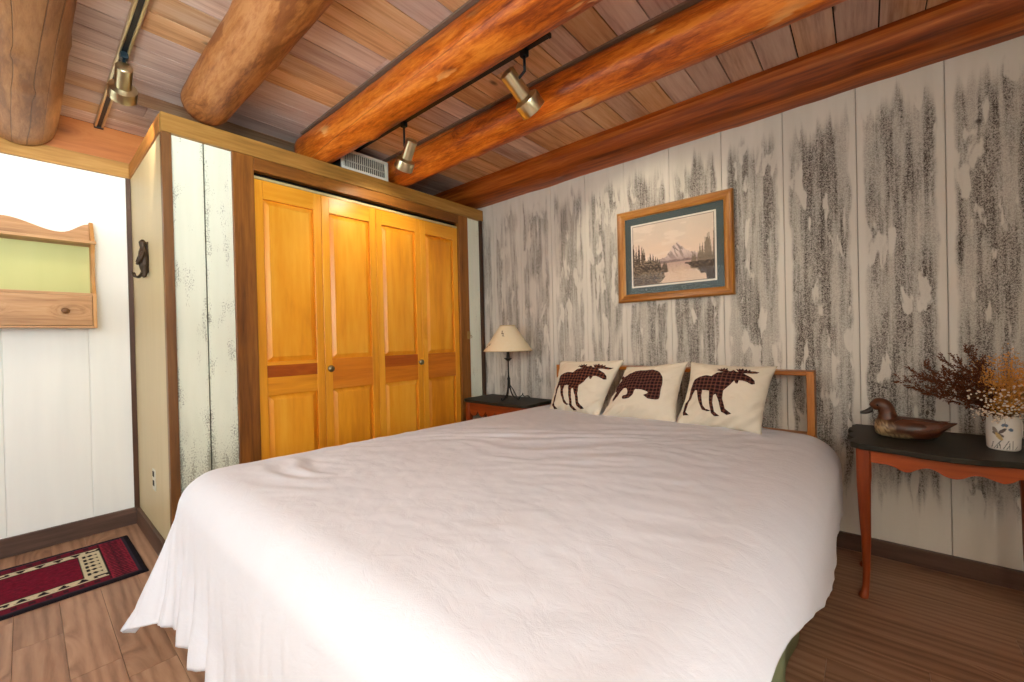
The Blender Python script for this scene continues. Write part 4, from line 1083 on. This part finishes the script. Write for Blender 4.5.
# russet fern-like sprays leaning to the left
t = thing('dried_fern_bunch', 'dark russet feathery dried sprays leaning over the duck', 'dried flowers', (MX-.01, MY, MZ+.06))
bs, bl = B(), B()
tips = [(-.30, .02, .135), (-.26, -.02, .175), (-.22, .04, .20), (-.17, -.03, .235), (-.12, .05, .225), (-.26, .06, .10), (-.20, .02, .085), (-.15, -.05, .16), (-.10, .0, .27), (-.06, .03, .22), (-.18, .0, .14), (-.11, -.03, .12), (-.14, .08, .18), (-.23, .03, .155), (-.08, -.06, .18)]
for q in tips:
    P = sprig(bs, bl, MOUTH+Vector(q)*.93, rf.uniform(-.01, .03), 0, 0)
    for i in range(len(P)//3, len(P)):
        d = (P[min(i+1, len(P)-1)]-P[i-1]).normalized()
        for _ in range(2):
            sd = (d+jitter(.75)).normalized(); L = rf.uniform(.025, .06)*(1.15-.6*i/len(P))
            S1 = [P[i]+sd*L*k/5+Vector((0, 0, .006*k*k/25)) for k in range(6)]
            tube(bs, S1, .0007, 4)
            for k in range(1, 6):
                for _ in range(3): leafq(bl, S1[k], sd+jitter(.6), rf.uniform(.007, .014), .0019)
obj('twig', bs, plain('russet twig', lin(74, 42, 22), .8), t)
obj('leaf_spray', bl, plain('russet dried leaf', lin(98, 52, 28), .8, 0, .2, .4, 40), t)
# orange airy bunch
t = thing('dried_flower_bunch', 'golden orange airy dried flower bunch, highest in the mug', 'dried flowers', (MX+.03, MY, MZ+.06))
bs, bl = B(), B()
for _ in range(46):
    q = Vector((rf.uniform(-.07, .20), rf.uniform(-.08, .08), rf.uniform(.05, .245)))
    P = sprig(bs, bl, MOUTH+q, rf.uniform(0, .02), 0, 0, .001)
    for i in range(len(P)//2, len(P)):
        for _ in range(12):
            p = P[i]+jitter(.013); leafq(bl, p, jitter(1), rf.uniform(.006, .012), .0027)
obj('twig', bs, plain('straw twig', lin(130, 92, 44), .8), t)
obj('flower_spray', bl, plain('golden dried flower', lin(206, 146, 72), .85, 0, .2, .35, 40), t)
# white pearly bunch
t = thing('dried_flower_bunch', 'small white pearly dried flower bunch at the front of the mug', 'dried flowers', (MX-.02, MY-.03, MZ+.06))
bs, bl = B(), B()
for _ in range(42):
    q = Vector((rf.uniform(-.10, .10), rf.uniform(-.10, -.03), rf.uniform(.0, .125)))
    if q.z < .03: q.x *= .7
    P = sprig(bs, bl, MOUTH+q, rf.uniform(.0, .02), 0, 0, .0008)
    for _ in range(5):
        e = P[-1]+jitter(.011); tube(bs, [P[-4], (P[-4]+e)/2+jitter(.002), e], .0005, 4); blob(bl, e, rf.uniform(.0026, .0044))
obj('twig', bs, plain('brown twig', lin(104, 78, 50), .8), t)
obj('pearl_flower', bl, plain('ivory dried flower', lin(222, 206, 184), .8), t, True)['kind'] = 'stuff'

# ---------------------------------------------------------------- light
wd = bpy.data.worlds.new('world'); sc.world = wd; wd.use_nodes = True
bg = wd.node_tree.nodes['Background']; bg.inputs[0].default_value = (.75, .90, 1, 1); bg.inputs[1].default_value = .4
def area(name, loc, rot, sx, sy, e, c):
    l = bpy.data.lights.new(name, 'AREA'); l.shape = 'RECTANGLE'; l.size = sx; l.size_y = sy; l.energy = e; l.color = c
    o = bpy.data.objects.new(name, l); COL.objects.link(o); o.location = loc; o.rotation_euler = rot; return o
area('daylight', (XR+.40, (W2[0]+W2[1])/2, (W2[2]+W2[3])/2), (0, PI/2, 0), W2[3]-W2[2], W2[1]-W2[0], 86, (.84, .95, .97))
area('daylight', ((W1[0]+W1[1])/2, YB-.14, (W1[2]+W1[3])/2), (PI/2, 0, 0), W1[1]-W1[0], W1[3]-W1[2], 26, (.84, .95, .98))
o = area('added_ceiling_fill', (XR+3.4, -3.3, -.2), (0, 0, 0), 4.5, 4.0, 3900, (.88, .97, .98)); o.rotation_euler = Vector((-.55, 0, .83)).to_track_quat('-Z', 'Y').to_euler()  # added upward lamp to brighten the ceiling, standing in for ground bounce
sc.view_settings.view_transform = 'Standard'; sc.view_settings.look = 'None'; sc.view_settings.gamma = 1; sc.view_settings.use_curve_mapping = False
sc.view_settings.exposure = 0.40
sc.cycles.diffuse_bounces = 8; sc.cycles.max_bounces = 14
sc.cycles.use_denoising = True
